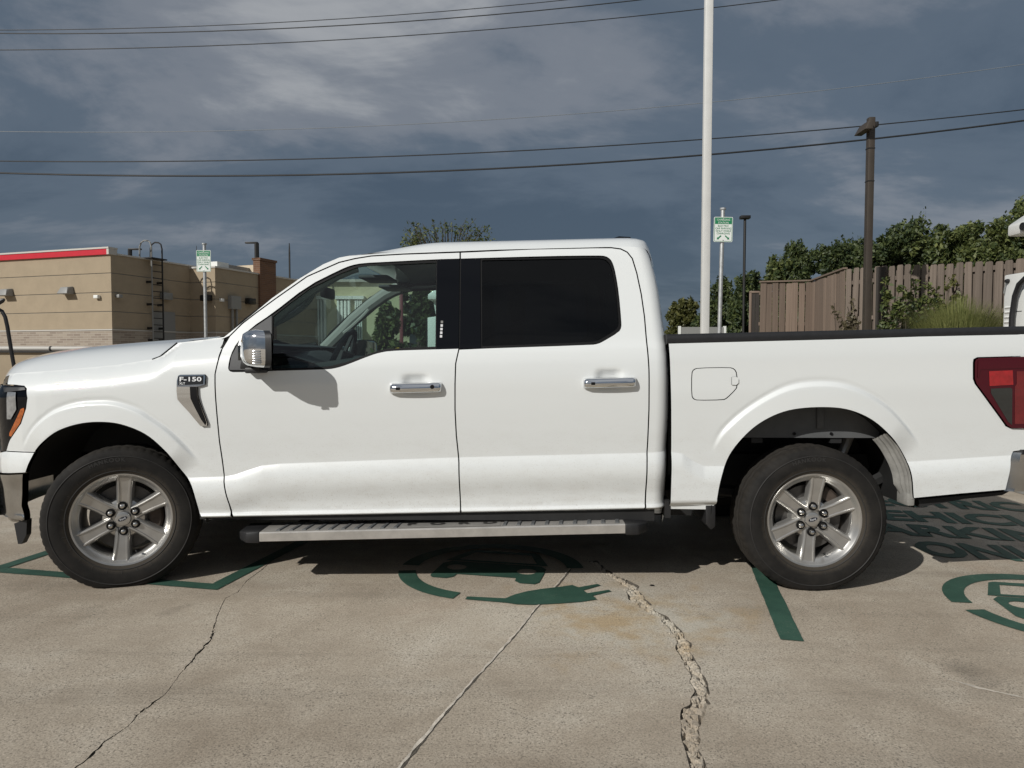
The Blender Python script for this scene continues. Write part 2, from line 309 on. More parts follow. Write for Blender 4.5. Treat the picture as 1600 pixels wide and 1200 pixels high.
# ------------------------------------------------------------------ mesh helpers
def link(o, parent=None):
    COL.objects.link(o)
    if parent is not None: o.parent = parent
    return o
class MB:
    def __init__(s): s.v = []; s.f = []
    def add(s, vs, fs):
        b = len(s.v); s.v += [tuple(v) for v in vs]; s.f += [tuple(i + b for i in f) for f in fs]; return s
    def box(s, x0, x1, y0, y1, z0, z1):
        return s.add([(x0,y0,z0),(x1,y0,z0),(x1,y1,z0),(x0,y1,z0),(x0,y0,z1),(x1,y0,z1),(x1,y1,z1),(x0,y1,z1)],
                     [(0,3,2,1),(4,5,6,7),(0,1,5,4),(1,2,6,5),(2,3,7,6),(3,0,4,7)])
    def loft(s, rows, close_u=False, close_v=False):
        n = len(rows); m = len(rows[0]); fs = []
        for i in range(n if close_v else n - 1):
            for j in range(m if close_u else m - 1):
                a = i * m + j; b = i * m + (j + 1) % m; c = ((i + 1) % n) * m + (j + 1) % m; d = ((i + 1) % n) * m + j
                fs.append((a, b, c, d))
        return s.add([p for r in rows for p in r], fs)
    def tube(s, path, r, n=8, cap=True):
        path = [Vector(p) for p in path]; rr = r if isinstance(r, (list, tuple)) else [r] * len(path); rows = []
        up = Vector((0, 0, 1)); prev = None
        for i, p in enumerate(path):
            d = (path[min(i + 1, len(path) - 1)] - path[max(i - 1, 0)]).normalized()
            a = prev if prev is not None else (up if abs(d.z) < 0.95 else Vector((1, 0, 0)))
            a = (a - d * a.dot(d)).normalized(); prev = a; b = d.cross(a)
            rows.append([p + (a * math.cos(2 * math.pi * k / n) + b * math.sin(2 * math.pi * k / n)) * rr[i] for k in range(n)])
        b0 = len(s.v); s.loft(rows, close_u=True)
        if cap:
            s.f.append(tuple(b0 + k for k in range(n))[::-1]); e = b0 + (len(rows) - 1) * n; s.f.append(tuple(e + k for k in range(n)))
        return s
    def prism(s, poly, axis, a, b):
        """poly of 2D points extruded along axis ('x','y','z') from a to b"""
        def P(p, t): return {'y': (p[0], t, p[1]), 'x': (t, p[0], p[1]), 'z': (p[0], p[1], t)}[axis]
        n = len(poly); vs = [P(p, a) for p in poly] + [P(p, b) for p in poly]
        return s.add(vs, [tuple(range(n))[::-1], tuple(range(n, 2 * n))] + [(i, (i + 1) % n, n + (i + 1) % n, n + i) for i in range(n)])
    def lathe(s, prof, n=64, a0=0, a1=2 * math.pi):
        """profile of (r, y) turned round the y axis"""
        full = abs(a1 - a0 - 2 * math.pi) < 1e-6; rows = []
        for k in range(n if full else n + 1):
            a = a0 + (a1 - a0) * k / n
            rows.append([(r * math.cos(a), y, r * math.sin(a)) for r, y in prof])
        return s.loft(rows, close_v=full)
    def build(s, name, m, parent=None, smooth=False, bevel=0, ang=35, fix=True):
        me = bpy.data.meshes.new(name); me.from_pydata(s.v, [], s.f)
        if fix or bevel:
            bm = bmesh.new(); bm.from_mesh(me)
            if fix: bmesh.ops.recalc_face_normals(bm, faces=bm.faces)
            if bevel:
                es = [e for e in bm.edges if len(e.link_faces) == 2 and e.calc_face_angle(0) > R(30)]
                bmesh.ops.bevel(bm, geom=es, offset=bevel, segments=2, profile=0.5, affect='EDGES', clamp_overlap=True)
            bm.to_mesh(me); bm.free()
        me.materials.append(M[m] if isinstance(m, str) else m)
        if smooth or bevel:
            me.polygons.foreach_set('use_smooth', [True] * len(me.polygons)); me.set_sharp_from_angle(angle=R(ang))
        return link(bpy.data.objects.new(name, me), parent)
def obj(name, me, parent=None): return link(bpy.data.objects.new(name, me), parent)
def thing(name, label, cat, loc=(0, 0, 0), rz=0, group=None):
    o = link(bpy.data.objects.new(name, None)); o.location = loc; o.rotation_euler = (0, 0, rz); o.empty_display_size = 0.2
    return tag(o, label, cat, group)
def tag(o, label, cat, group=None):
    o['label'] = label; o['category'] = cat
    if group: o['group'] = group
    return o
def structure(o): o['kind'] = 'structure'; return o
def copy_tree(o, parent=None):
    c = o.copy(); COL.objects.link(c); c.parent = parent
    for ch in list(o.children): copy_tree(ch, c)
    return c
def flat_poly_mesh(name, loops, tf, m, parent=None, thick=0.0, tdir=Vector((0, 0, 1))):
    """filled 2D polygon (first loop outer, the rest holes) mapped by tf(x,y)->3D, with thickness"""
    pts = []; edges = []
    for lp in loops:
        b = len(pts); pts += [Vector((p[0], p[1])) for p in lp]; edges += [(b + i, b + (i + 1) % len(lp)) for i in range(len(lp))]
    r = geometry.delaunay_2d_cdt(pts, edges, [], 0, 1e-7)
    V2 = [tuple(v) for v in r[0]]; tris = []
    for t_ in r[2]:
        c = (sum(V2[i][0] for i in t_) / 3, sum(V2[i][1] for i in t_) / 3)
        if sum(pip1(c, lp) for lp in loops) % 2 == 1: tris.append(tuple(t_))
    mb = MB(); top = [tf(*v) for v in V2]
    mb.add(top, tris)
    if thick:
        cnt = {}
        for t_ in tris:
            for a, b in ((t_[0], t_[1]), (t_[1], t_[2]), (t_[2], t_[0])): cnt[(a, b)] = 1
        n = len(top); mb.v += [tuple(Vector(p) - tdir * thick) for p in top]
        for (a, b) in cnt:
            if (b, a) not in cnt: mb.f.append((a, a + n, b + n, b))
    return mb.build(name, m, parent, fix=False) if m is not None else mb
def pip1(p, poly):
    x, y = p; c = False; n = len(poly)
    for i in range(n):
        x1, y1 = poly[i]; x2, y2 = poly[(i + 1) % n]
        if (y1 > y) != (y2 > y) and x < (x2 - x1) * (y - y1) / (y2 - y1) + x1: c = not c
    return c
def text_loops_mesh(txt, size=1.0, bold=0.0, align='LEFT', space=1.0):
    """lettering as a flat mesh: returns (verts2d, faces)"""
    cu = bpy.data.curves.new('lettering', 'FONT'); cu.body = txt; cu.size = size; cu.offset = bold; cu.align_x = align
    cu.resolution_u = 3; cu.space_character = space
    o = bpy.data.objects.new('lettering', cu); me = o.to_mesh()
    v = [(x.co.x, x.co.y) for x in me.vertices]; f = [tuple(p.vertices) for p in me.polygons]
    o.to_mesh_clear(); bpy.data.objects.remove(o); bpy.data.curves.remove(cu)
    return v, f
def text_obj(name, txt, tf, m, parent=None, size=1.0, bold=0.0, align='CENTER', space=1.0):
    v, f = text_loops_mesh(txt, size, bold, align, space)
    return MB().add([tf(*p) for p in v], f).build(name, m, parent, fix=False)
# ================================================================== the ground
SA = R(-11.5)                                  # the charging bays lie turned by this much
def bay(r, u, z=0.0): return Vector((r * math.cos(SA) - u * math.sin(SA), r * math.sin(SA) + u * math.cos(SA), z))
def px_ground(pts): return [tuple(ground(*p)[:2]) for p in pts]
def ragged(path, widths, step=0.02, jit=0.3, seed=1):
    """outline of an uneven crack along a path of ground points"""
    rnd = random.Random(seed); P = [Vector(p) for p in path]; pts = []; ws = []
    for i in range(len(P) - 1):
        n = max(1, int((P[i + 1] - P[i]).length / step))
        for k in range(n):
            t = k / n; pts.append(P[i].lerp(P[i + 1], t)); ws.append(widths[i] * (1 - t) + widths[i + 1] * t)
    pts.append(P[-1]); ws.append(widths[-1]); a = []; b = []
    off = 0
    for i, p in enumerate(pts):
        d = (pts[min(i + 1, len(pts) - 1)] - pts[max(0, i - 1)]).normalized(); nrm = Vector((-d.y, d.x))
        off = off * 0.75 + rnd.uniform(-1, 1) * ws[i] * jit * 0.6
        wa = ws[i] * (0.5 + rnd.uniform(-jit, jit)); wb = ws[i] * (0.5 + rnd.uniform(-jit, jit))
        a.append(tuple(p + nrm * (off + wa))); b.append(tuple(p + nrm * (off - wb)))
    return a + b[::-1], pts, ws
def smooth_ring(pts, it):
    for _ in range(it):
        o = []
        for i in range(len(pts)):
            a, b = pts[i], pts[(i + 1) % len(pts)]; o += [(a[0] * .75 + b[0] * .25, a[1] * .75 + b[1] * .25), (a[0] * .25 + b[0] * .75, a[1] * .25 + b[1] * .75)]
        pts = o
    return pts
crackA = px_ground([(352, 935), (338, 965), (330, 998), (312, 1020), (280, 1055), (258, 1085), (226, 1108), (200, 1135), (165, 1158), (140, 1182), (118, 1202), (90, 1240), (60, 1290)])
crackA0 = px_ground([(425, 876), (405, 893), (385, 908), (372, 925), (352, 935)])
crackB = px_ground([(925, 876), (942, 890), (962, 903), (985, 917), (999, 936), (1012, 950), (1035, 964), (1056, 982), (1066, 1004), (1074, 1030), (1090, 1058), (1094, 1082), (1083, 1110), (1076, 1138), (1082, 1168), (1092, 1200), (1105, 1250), (1120, 1320)])
oA, ptsA, wsA = ragged(crackA, [.0025, .003, .009, .011, .002, .002, .009, .003, .005, .008, .006, .006, .006], 0.014, 0.5, 3)
oA0, _, _ = ragged(crackA0, [.003, .006, .003, .003, .003], 0.014, 0.5, 4)
wsB0 = [.05, .055, .06, .08, .095, .08, .045, .055, .070, .066, .060, .072, .080, .066, .056, .052, .05, .045]
wsB0 = [w * .84 for w in wsB0]
oB, _, _ = ragged(crackB, wsB0, 0.035, 0.20, 5)
oB = smooth_ring(oB, 2); _, ptsB, wsB = ragged(crackB, wsB0, 0.012, 0.0, 5)
holes = [oA, oA0, oB]
G = 600.0
outer = [(-G, -G), (G, -G), (G, G), (-G, G)]
park = structure(flat_poly_mesh('parking_lot', [outer] + holes, lambda x, y: (x, y, 0.0), None).build('parking_lot', 'concrete', None, fix=False))
# crack walls and bed
for nm, o_ in (('crack_bed', oA), ('crack_bed', oA0), ('crack_bed', oB)):
    n = len(o_); dep = 0.007 if o_ is not oB else 0.034
    mb = MB(); top = [(x, y, 0) for x, y in o_]; bot = [(x, y, -dep) for x, y in o_]
    mb.add(top + bot, [(i, (i + 1) % n, n + (i + 1) % n, n + i) for i in range(n)])
    if o_ is oB: mb.build(nm, 'crackdeep', park, fix=False); mb = MB()
    fl = flat_poly_mesh('x', [o_], lambda x, y, d=dep: (x, y, -d), None); mb.add(fl.v, fl.f)
    mb.build(nm, 'crackdeep', park, fix=False)
# crumbled concrete lying in and along the wide crack
rnd = random.Random(11); mb = MB()
ico = bmesh.new(); bmesh.ops.create_icosphere(ico, subdivisions=1, radius=1); iv = [v.co.copy() for v in ico.verts]; ifc = [[v.index for v in f.verts] for f in ico.faces]; ico.free()
def stone(x, y, z, s):
    q = Matrix.Rotation(rnd.uniform(0, 6.3), 3, Vector((rnd.uniform(-1, 1), rnd.uniform(-1, 1), rnd.uniform(-1, 1))).normalized())
    sx, sy, sz = s * rnd.uniform(.7, 1.3), s * rnd.uniform(.7, 1.3), s * rnd.uniform(.4, .8)
    mb.add([(x + v.x, y + v.y, z + v.z) for v in [q @ Vector((c.x * sx * rnd.uniform(.75, 1.2), c.y * sy * rnd.uniform(.75, 1.2), c.z * sz)) for c in iv]], ifc)
# broken pieces packed in the wide crack: facets at uneven levels with dark gaps between them
rg = np.random.default_rng(8); PB = np.array([tuple(p) for p in ptsB]); WB = np.array(wsB); seeds = []
for p, w in zip(PB, WB):
    for k in range(2): seeds.append((p[0] + rg.uniform(-.6, .6) * w, p[1] + rg.uniform(-.008, .008), rg.choice([-.020, -.012, -.006, -.002, .001]), rg.uniform(-.5, .5), rg.uniform(-.5, .5)))
seeds = np.array(seeds); ob = np.array(oB); res = .0042
gx, gy = np.meshgrid(np.arange(ob[:, 0].min(), ob[:, 0].max(), res), np.arange(ob[:, 1].min(), ob[:, 1].max(), res)); Q = np.stack([gx.ravel(), gy.ravel()], 1)
dline = np.full(len(Q), 9.0); near_w = np.zeros(len(Q))
for p, w in zip(PB[::2], WB[::2]):
    d_ = np.hypot(Q[:, 0] - p[0], Q[:, 1] - p[1]); m_ = d_ < dline; dline[m_] = d_[m_]; near_w[m_] = w
keep = dline < near_w * .75 + .012; idx = -np.ones(len(Q), int); sel = np.nonzero(keep)[0]; hz = np.zeros(len(Q))
for c0 in range(0, len(sel), 4000):
    q = Q[sel[c0:c0 + 4000]]; D = np.hypot(q[:, None, 0] - seeds[None, :, 0], q[:, None, 1] - seeds[None, :, 1]) ; o2 = np.partition(D, 1, axis=1); a_ = D.argmin(1); sd_ = seeds[a_]
    h_ = sd_[:, 2] + sd_[:, 3] * (q[:, 0] - sd_[:, 0]) + sd_[:, 4] * (q[:, 1] - sd_[:, 1]) - np.where(o2[:, 1] - o2[:, 0] < .0016, .012, 0); hz[sel[c0:c0 + 4000]] = h_
hz -= .012 * np.clip((dline - near_w * .46) / .012, 0, 1); idx[sel] = np.arange(len(sel)); nx_ = gx.shape[1]; fs_ = []
for k in sel:
    if (k + 1) % nx_ and k + nx_ + 1 < len(Q) and min(idx[k + 1], idx[k + nx_], idx[k + nx_ + 1]) >= 0: fs_.append((idx[k], idx[k + 1], idx[k + nx_ + 1], idx[k + nx_]))
cm = MB(); cm.add([(Q[k, 0], Q[k, 1], min(hz[k], -.0005)) for k in sel], fs_); co = cm.build('crack_filling', 'crack', park, fix=False); co['kind'] = 'stuff'
for p, w in zip(ptsB, wsB):
    if rnd.random() < .3: stone(p.x + rnd.choice([-1, 1]) * w * rnd.uniform(.5, 1.1), p.y, .001, rnd.choice([.002, .003, .005]))
for p in ptsA:
    if rnd.random() < .4: stone(p.x + rnd.gauss(0, .008), p.y, .001, rnd.uniform(.0015, .004))
rub = mb.build('concrete_rubble', 'crack', park, fix=False); rub['kind'] = 'stuff'
# scattered grit on the slab
mb = MB()
for k in range(700):
    x, y = rnd.uniform(-2.6, 3.2), rnd.uniform(-3.0, -0.6); stone(x, y, .0008, rnd.choice([.0012, .0016, .002, .003]))
gr = mb.build('loose_grit', 'crack', park, fix=False); gr['kind'] = 'stuff'
# sealed joint running diagonally
def strip(name, pts, w, z, m, parent, seed=0, jit=0.0, step=0.05):
    o_, _, _ = ragged(pts, w if isinstance(w, list) else [w] * len(pts), step, jit, seed)
    return flat_poly_mesh(name, [o_], lambda x, y: (x, y, z), m, parent)
jl = px_ground([(893, 886), (868, 917), (838, 950), (795, 1002), (742, 1060), (690, 1120), (622, 1203), (540, 1300)])
strip('joint_sealant', jl, [.008, .010, .007, .010, .009, .010, .010, .010], .0035, 'sealant', park, 21, .35, .03)
strip('joint_groove', [(p[0] + .006, p[1]) for p in jl], .006, .002, 'crackdeep', park, 22, .4, .03)
strip('scratch_mark', px_ground([(1025, 948), (1060, 956), (1118, 972)]), [.006, .006, .002], .002, 'sealant', park, 23, .45, .02)
strip('scratch_mark', px_ground([(1480, 1062), (1530, 1075), (1600, 1092)]), [.005, .012, .012], .002, 'sealant', park, 24, .45, .02)
def dot(px, py, r):
    c = ground(px, py); flat_poly_mesh('bolt_hole', [[(c.x + r * math.cos(a / 12 * 6.283), c.y + r * math.sin(a / 12 * 6.283)) for a in range(12)]], lambda x, y: (x, y, .002), 'seal', park)
dot(1019, 915, .013)

# green bay markings ------------------------------------------------
GZ = 0.004
def paint_poly(name, loops, z=GZ): return flat_poly_mesh(name, loops, lambda x, y: (x, y, z), 'green', park)
def bay_line(r0, u0, r1, u1, w=0.098, seed=1):
    a, b = Vector(bay(r0, u0)[:2]), Vector(bay(r1, u1)[:2])
    o_, _, _ = ragged([tuple(a), tuple(b)], [w, w], .05, .012, seed); return paint_poly('painted_line', [o_])
bay_line(1.787, -1.31, 1.787, 3.4, .098, 31)
bay_line(-2.58, -1.215, -1.07, -1.215, .085, 32)
bay_line(-2.54, -1.17, -2.54, 0.6, .085, 33); bay_line(-1.112, -1.17, -1.112, 0.6, .085, 34); bay_line(-2.58, .64, -1.07, .64, .085, 35)
bay_line(4.72, -1.31, 4.72, 3.4, .098, 36)
def arc(r0, r1, a0, a1, n=26):
    A = [R(a0 + (a1 - a0) * i / n) for i in range(n + 1)]
    return [(r1 * math.cos(a), r1 * math.sin(a)) for a in A] + [(r0 * math.cos(a), r0 * math.sin(a)) for a in A[::-1]]
def symbol(cr, cu, s):
    def T(lp): return [tuple(bay(cr + x * s, cu + y * s)[:2]) for x, y in lp]
    for a0, a1 in ((196, 262), (14, 184)):
        paint_poly('painted_ring_arc', [T(arc(.84, 1.03, a0, a1))])
    body = [(-.60, -.36), (-.56, -.42), (-.40, -.42), (-.34, -.36), (-.33, -.26), (.33, -.26), (.34, -.36), (.40, -.42), (.56, -.42), (.60, -.36), (.60, .10), (.52, .20), (-.52, .20), (-.60, .10)]
    def ell(cx, cy, a, b): return [(cx + a * math.cos(k / 14 * 6.283), cy + b * math.sin(k / 14 * 6.283)) for k in range(14)]
    paint_poly('painted_car_front', [T(body), T(ell(-.40, -.02, .11, .10)), T(ell(.40, -.02, .11, .10))])
    paint_poly('painted_car_roof', [T([(-.60, .22), (.60, .22), (.42, .66), (.36, .70), (-.36, .70), (-.42, .66)]), T([(-.46, .28), (.46, .28), (.34, .60), (-.34, .60)])])
    cab_ = [(-.02, -.96), (.36, -.93)]
    plug = [(-.02, -1.01), (-.02, -.93), (.36, -.90), (.42, -.78), (.52, -.66), (.66, -.55), (.84, -.44), (.95, -.36), (1.02, -.42), (1.20, -.27), (1.24, -.31), (1.08, -.50), (1.13, -.58), (1.33, -.43), (1.36, -.47), (1.19, -.64), (1.24, -.74), (1.10, -.84), (.90, -.93), (.66, -1.02), (.50, -1.04), (.40, -1.02)]
    paint_poly('painted_plug', [T(plug)])
symbol(0.262, -0.59, 0.520)
symbol(0.262 + 2.93, -0.59, 0.520)
def bay_text(txt, r0, r1, u, h=0.365):
    v, f = text_loops_mesh(txt, 1.0, 0.04); xs = [p[0] for p in v]; x0, x1 = min(xs), max(xs); x = 0
    # letter by letter so each is a piece of its own
    tot = x1 - x0; sx = (r1 - r0) / tot; cap = 0.73
    for i, ch in enumerate(txt):
        w0 = text_loops_mesh(txt[:i + 1], 1.0, 0.04)[0]; right = max(p[0] for p in w0)
        lv, lf = text_loops_mesh(ch, 1.0, 0.04); lr = max(p[0] for p in lv)
        dx = right - lr
        MB().add([tuple(bay(r0 + (p[0] + dx - x0) * sx, u + p[1] * h / cap, GZ)) for p in lv], lf).build('painted_letter', 'green', park, fix=False)
bay_text('ELECTRIC', 2.57, 4.13, 1.80); bay_text('VEHICLE', 2.60, 4.18, 1.25); bay_text('PARKING', 2.50, 4.15, 0.785, .34); bay_text('ONLY', 2.83, 3.78, 0.26)

# ================================================================== the pickup truck
truck = thing('pickup_truck', 'white crew-cab pickup truck parked across the green charging bay markings', 'pickup truck', (0, 0, 0))
RK = 0.0235                                    # nose-down rake of the body
def crs(pts, n=5):
    """smooth curve through the points"""
    P = [np.array(p, float) for p in pts]; P = [2 * P[0] - P[1]] + P + [2 * P[-1] - P[-2]]; out = []
    for i in range(1, len(P) - 2):
        a, b, c, d = P[i - 1:i + 3]
        for k in range(n):
            t = k / n; out.append(tuple(.5 * (2 * b + (c - a) * t + (2 * a - 5 * b + 4 * c - d) * t * t + (3 * b - a - 3 * c + d) * t ** 3)))
    return out + [tuple(P[-2])]
def hermite_table(pts, n=600):
    x = np.array([p[0] for p in pts], float); y = np.array([p[1] for p in pts], float)
    d = np.diff(y) / np.diff(x); m = np.zeros(len(x)); m[0], m[-1] = d[0], d[-1]
    for i in range(1, len(x) - 1):
        m[i] = 0 if d[i - 1] * d[i] <= 0 else 2 * d[i - 1] * d[i] / (d[i - 1] + d[i])
    X = np.linspace(x[0], x[-1], n); k = np.clip(np.searchsorted(x, X) - 1, 0, len(x) - 2)
    h = x[k + 1] - x[k]; t = (X - x[k]) / h
    Y = (2*t**3 - 3*t**2 + 1) * y[k] + (t**3 - 2*t**2 + t) * h * m[k] + (-2*t**3 + 3*t**2) * y[k + 1] + (t**3 - t**2) * h * m[k + 1]
    return X, Y
T_CAB = hermite_table([(.30,.930),(.55,.957),(.70,.968),(.85,.986),(1.0,1.0),(1.10,1.005),(1.18,1.0),(1.25,.985),(1.30,.963),(1.40,.928),(1.55,.877),(1.70,.825),(1.77,.798),(1.81,.778),(1.84,.755),(1.87,.722),(1.90,.68)])
T_BED = hermite_table([(.30,.945),(.55,.962),(.70,.972),(.9,.990),(1.05,1.0),(1.18,1.0),(1.28,.992),(1.34,.975),(1.9,.95)])
def sxz(px, py, u): p = at_y(px, py, -u); return (p.x, p.z)
def poly_px(pts, u): return np.array([sxz(x, y, u) for x, y in pts])
CREASE = poly_px([(-60,707),(0,706),(56,706),(200,740),(297,747),(350,745),(366,742),(386,735),(408,728),(436,725),(718,715),(1011,708),(1046,706),(1067,709),(1082,720),(1101,729),(1131,729),(1250,727),(1420,722),(1579,712),(1640,710)], .98)
HF = Vector(at_y(193, 816, -.95)); HR = Vector(at_y(1270, 815, -.95)); HF.z = .362; HR.z = .374
AO = {'f': [(39,739),(42,730),(53,707),(67,690),(90,673),(123,662),(157,659),(190,663),(227,678),(257,703),(280,730),(297,753),(308,787),(313,805)],
      'r': [(1119,787),(1126,750),(1139,712),(1165,679),(1195,656),(1232,641),(1277,636),(1322,639),(1360,654),(1390,679),(1409,705),(1424,739),(1428,778)]}
FO = {'f': [(28,702),(50,670),(83,643),(117,630),(150,626),(183,627),(217,638),(240,653),(267,673),(293,700),(312,723)],
      'r': [(1112,705),(1127,675),(1157,645),(1195,619),(1232,602),(1270,596),(1311,598),(1349,611),(1386,634),(1412,660),(1431,682),(1441,696)]}
AO = {k: crs(v, 5) for k, v in AO.items()}; FO = {k: crs(v, 5) for k, v in FO.items()}
def polar(pts, c, u):
    a = poly_px(pts, u); th = np.arctan2(a[:, 1] - c.z, a[:, 0] - c.x); th = np.where(th < -1.6, th + 2 * math.pi, th)
    r = np.hypot(a[:, 1] - c.z, a[:, 0] - c.x); o = np.argsort(th); return th[o], r[o]
FL = {k: (c, polar(AO[k], c, .99), polar(FO[k], c, .985)) for k, c in (('f', HF), ('r', HR))}
XBK = np.array([sxz(a, b, u) for a, b, u in [(990,378,.62),(1004,384,.68),(1013,396,.72),(1020,417,.75),(1028,452,.79),(1034,495,.84),(1038,525,.87),(1042,565,.90),(1044,640,.92),(1043,680,.92),(1040,793,.92),(1039,830,.92)]]); XBK = np.array(crs(XBK, 4))   # back edge of the cab
FT = poly_px([(-60,596),(14,584),(86,579),(184,570),(240,561),(252,556),(277,536),(330,529),(360,524)], .93)             # top edge of the front fender
HANDLES = [sxz(650, 600, 1.0), sxz(952, 592, 1.0)]
def ss(t): t = np.clip(t, 0, 1); return t * t * (3 - 2 * t)
def U(x, z, kind):
    x = np.asarray(x, float); z = np.asarray(z, float); w = z - RK * x
    T = T_BED if kind == 'bed' else T_CAB
    u = np.interp(w, T[0], T[1])
    zc = np.interp(x, CREASE[:, 0], CREASE[:, 1]); s = np.clip((zc - z) / .095, 0, 1)
    u = u + .025 * (1 - (1 - s) ** 2) - (0 if kind == 'bed' else .020) * ss((zc - z - .10) / .13)
    if kind != 'bed':
        e = w - .395; u = u + .019 * ss(1 - (e - .012) / .030) - .05 * np.clip(1 - e / .022, 0, 1) ** 2
    else:
        e = w - .42; u = u - np.where(x < 1.6, .03 * np.clip(1 - e / .03, 0, 1) ** 2, 0)
    for k in ('f', 'r'):
        c, (t1, r1), (t2, r2) = FL[k]
        th = np.arctan2(z - c.z, x - c.x); th = np.where(th < -1.6, th + 2 * math.pi, th); r = np.hypot(z - c.z, x - c.x)
        ro = np.interp(th, t1, r1); rf = np.interp(th, t2, r2); t = (r - ro) / np.maximum(rf - ro, .02)
        fade = ss((th - t2[0] + .02) / .30) * ss((t2[-1] - th + .02) / .30)
        near = np.abs(x - c.x) < .9
        prof = ss((1 - t) / .22) * .019 + .010 * np.clip((.78 - t) / .78, 0, 1) - .003 * np.exp(-((t - 1.04) / .10) ** 2)
        u = u + np.where(near, prof * fade, 0)
    if kind == 'cab':
        xb = np.interp(-z, -XBK[:, 1], XBK[:, 0]); e = np.clip((xb - x) / .075, 0.0, 1); u = u - .075 * (1 - np.sqrt(np.clip(1 - (1 - e) ** 2, 0, 1)))
        for hx, hz in HANDLES:
            u = u - .022 * np.exp(-((x - hx) / .062) ** 4 - ((z - hz - .002) / .042) ** 4)
    if kind == 'fender':
        zt = np.interp(x, FT[:, 0], FT[:, 1]); e = np.clip(1 - (zt - z) / .13, 0, 1.0); u = u - .075 * e ** 2
    g = np.interp(-x, [2.15, 2.25, 2.35, 2.45, 2.52, 2.58, 2.63, 2.68], [0, .004, .018, .052, .095, .155, .24, .36])
    u = u - g
    if kind == 'bed': u = u - .10 * np.clip((x - 2.955) / .10, 0, 1) ** 2
    return u
def side(px, py, kind):
    u = 1.0
    for _ in range(6):
        p = at_y(px, py, -u); u = float(U(p.x, p.z, kind))
    return (p.x, p.z)
def S(pts, kind): return [side(x, y, kind) for x, y in pts]
def dens(loop, step, closed=True):
    out = []
    n = len(loop)
    for i in range(n if closed else n - 1):
        a, b = loop[i], loop[(i + 1) % n]; k = max(1, int(math.ceil(math.dist(a, b) / step)))
        out += [(a[0] + (b[0] - a[0]) * j / k, a[1] + (b[1] - a[1]) * j / k) for j in range(k)]
    if not closed: out.append(loop[-1])
    return out
def smooth_loop(pts, it=1, closed=False):
    for _ in range(it):
        o = [pts[0]] if not closed else []
        n = len(pts)
        for i in range(n if closed else n - 1):
            a, b = pts[i], pts[(i + 1) % n]
            o += [(a[0] * .75 + b[0] * .25, a[1] * .75 + b[1] * .25), (a[0] * .25 + b[0] * .75, a[1] * .25 + b[1] * .75)]
        if not closed: o.append(pts[-1])
        pts = o
    return pts
def pip(P, poly):
    x, y = P[:, 0], P[:, 1]; c = np.zeros(len(P), bool); n = len(poly)
    for i in range(n):
        x1, y1 = poly[i]; x2, y2 = poly[(i + 1) % n]
        if y1 == y2: continue
        c ^= ((y1 > y) != (y2 > y)) & (x < (x2 - x1) * (y - y1) / (y2 - y1) + x1)
    return c
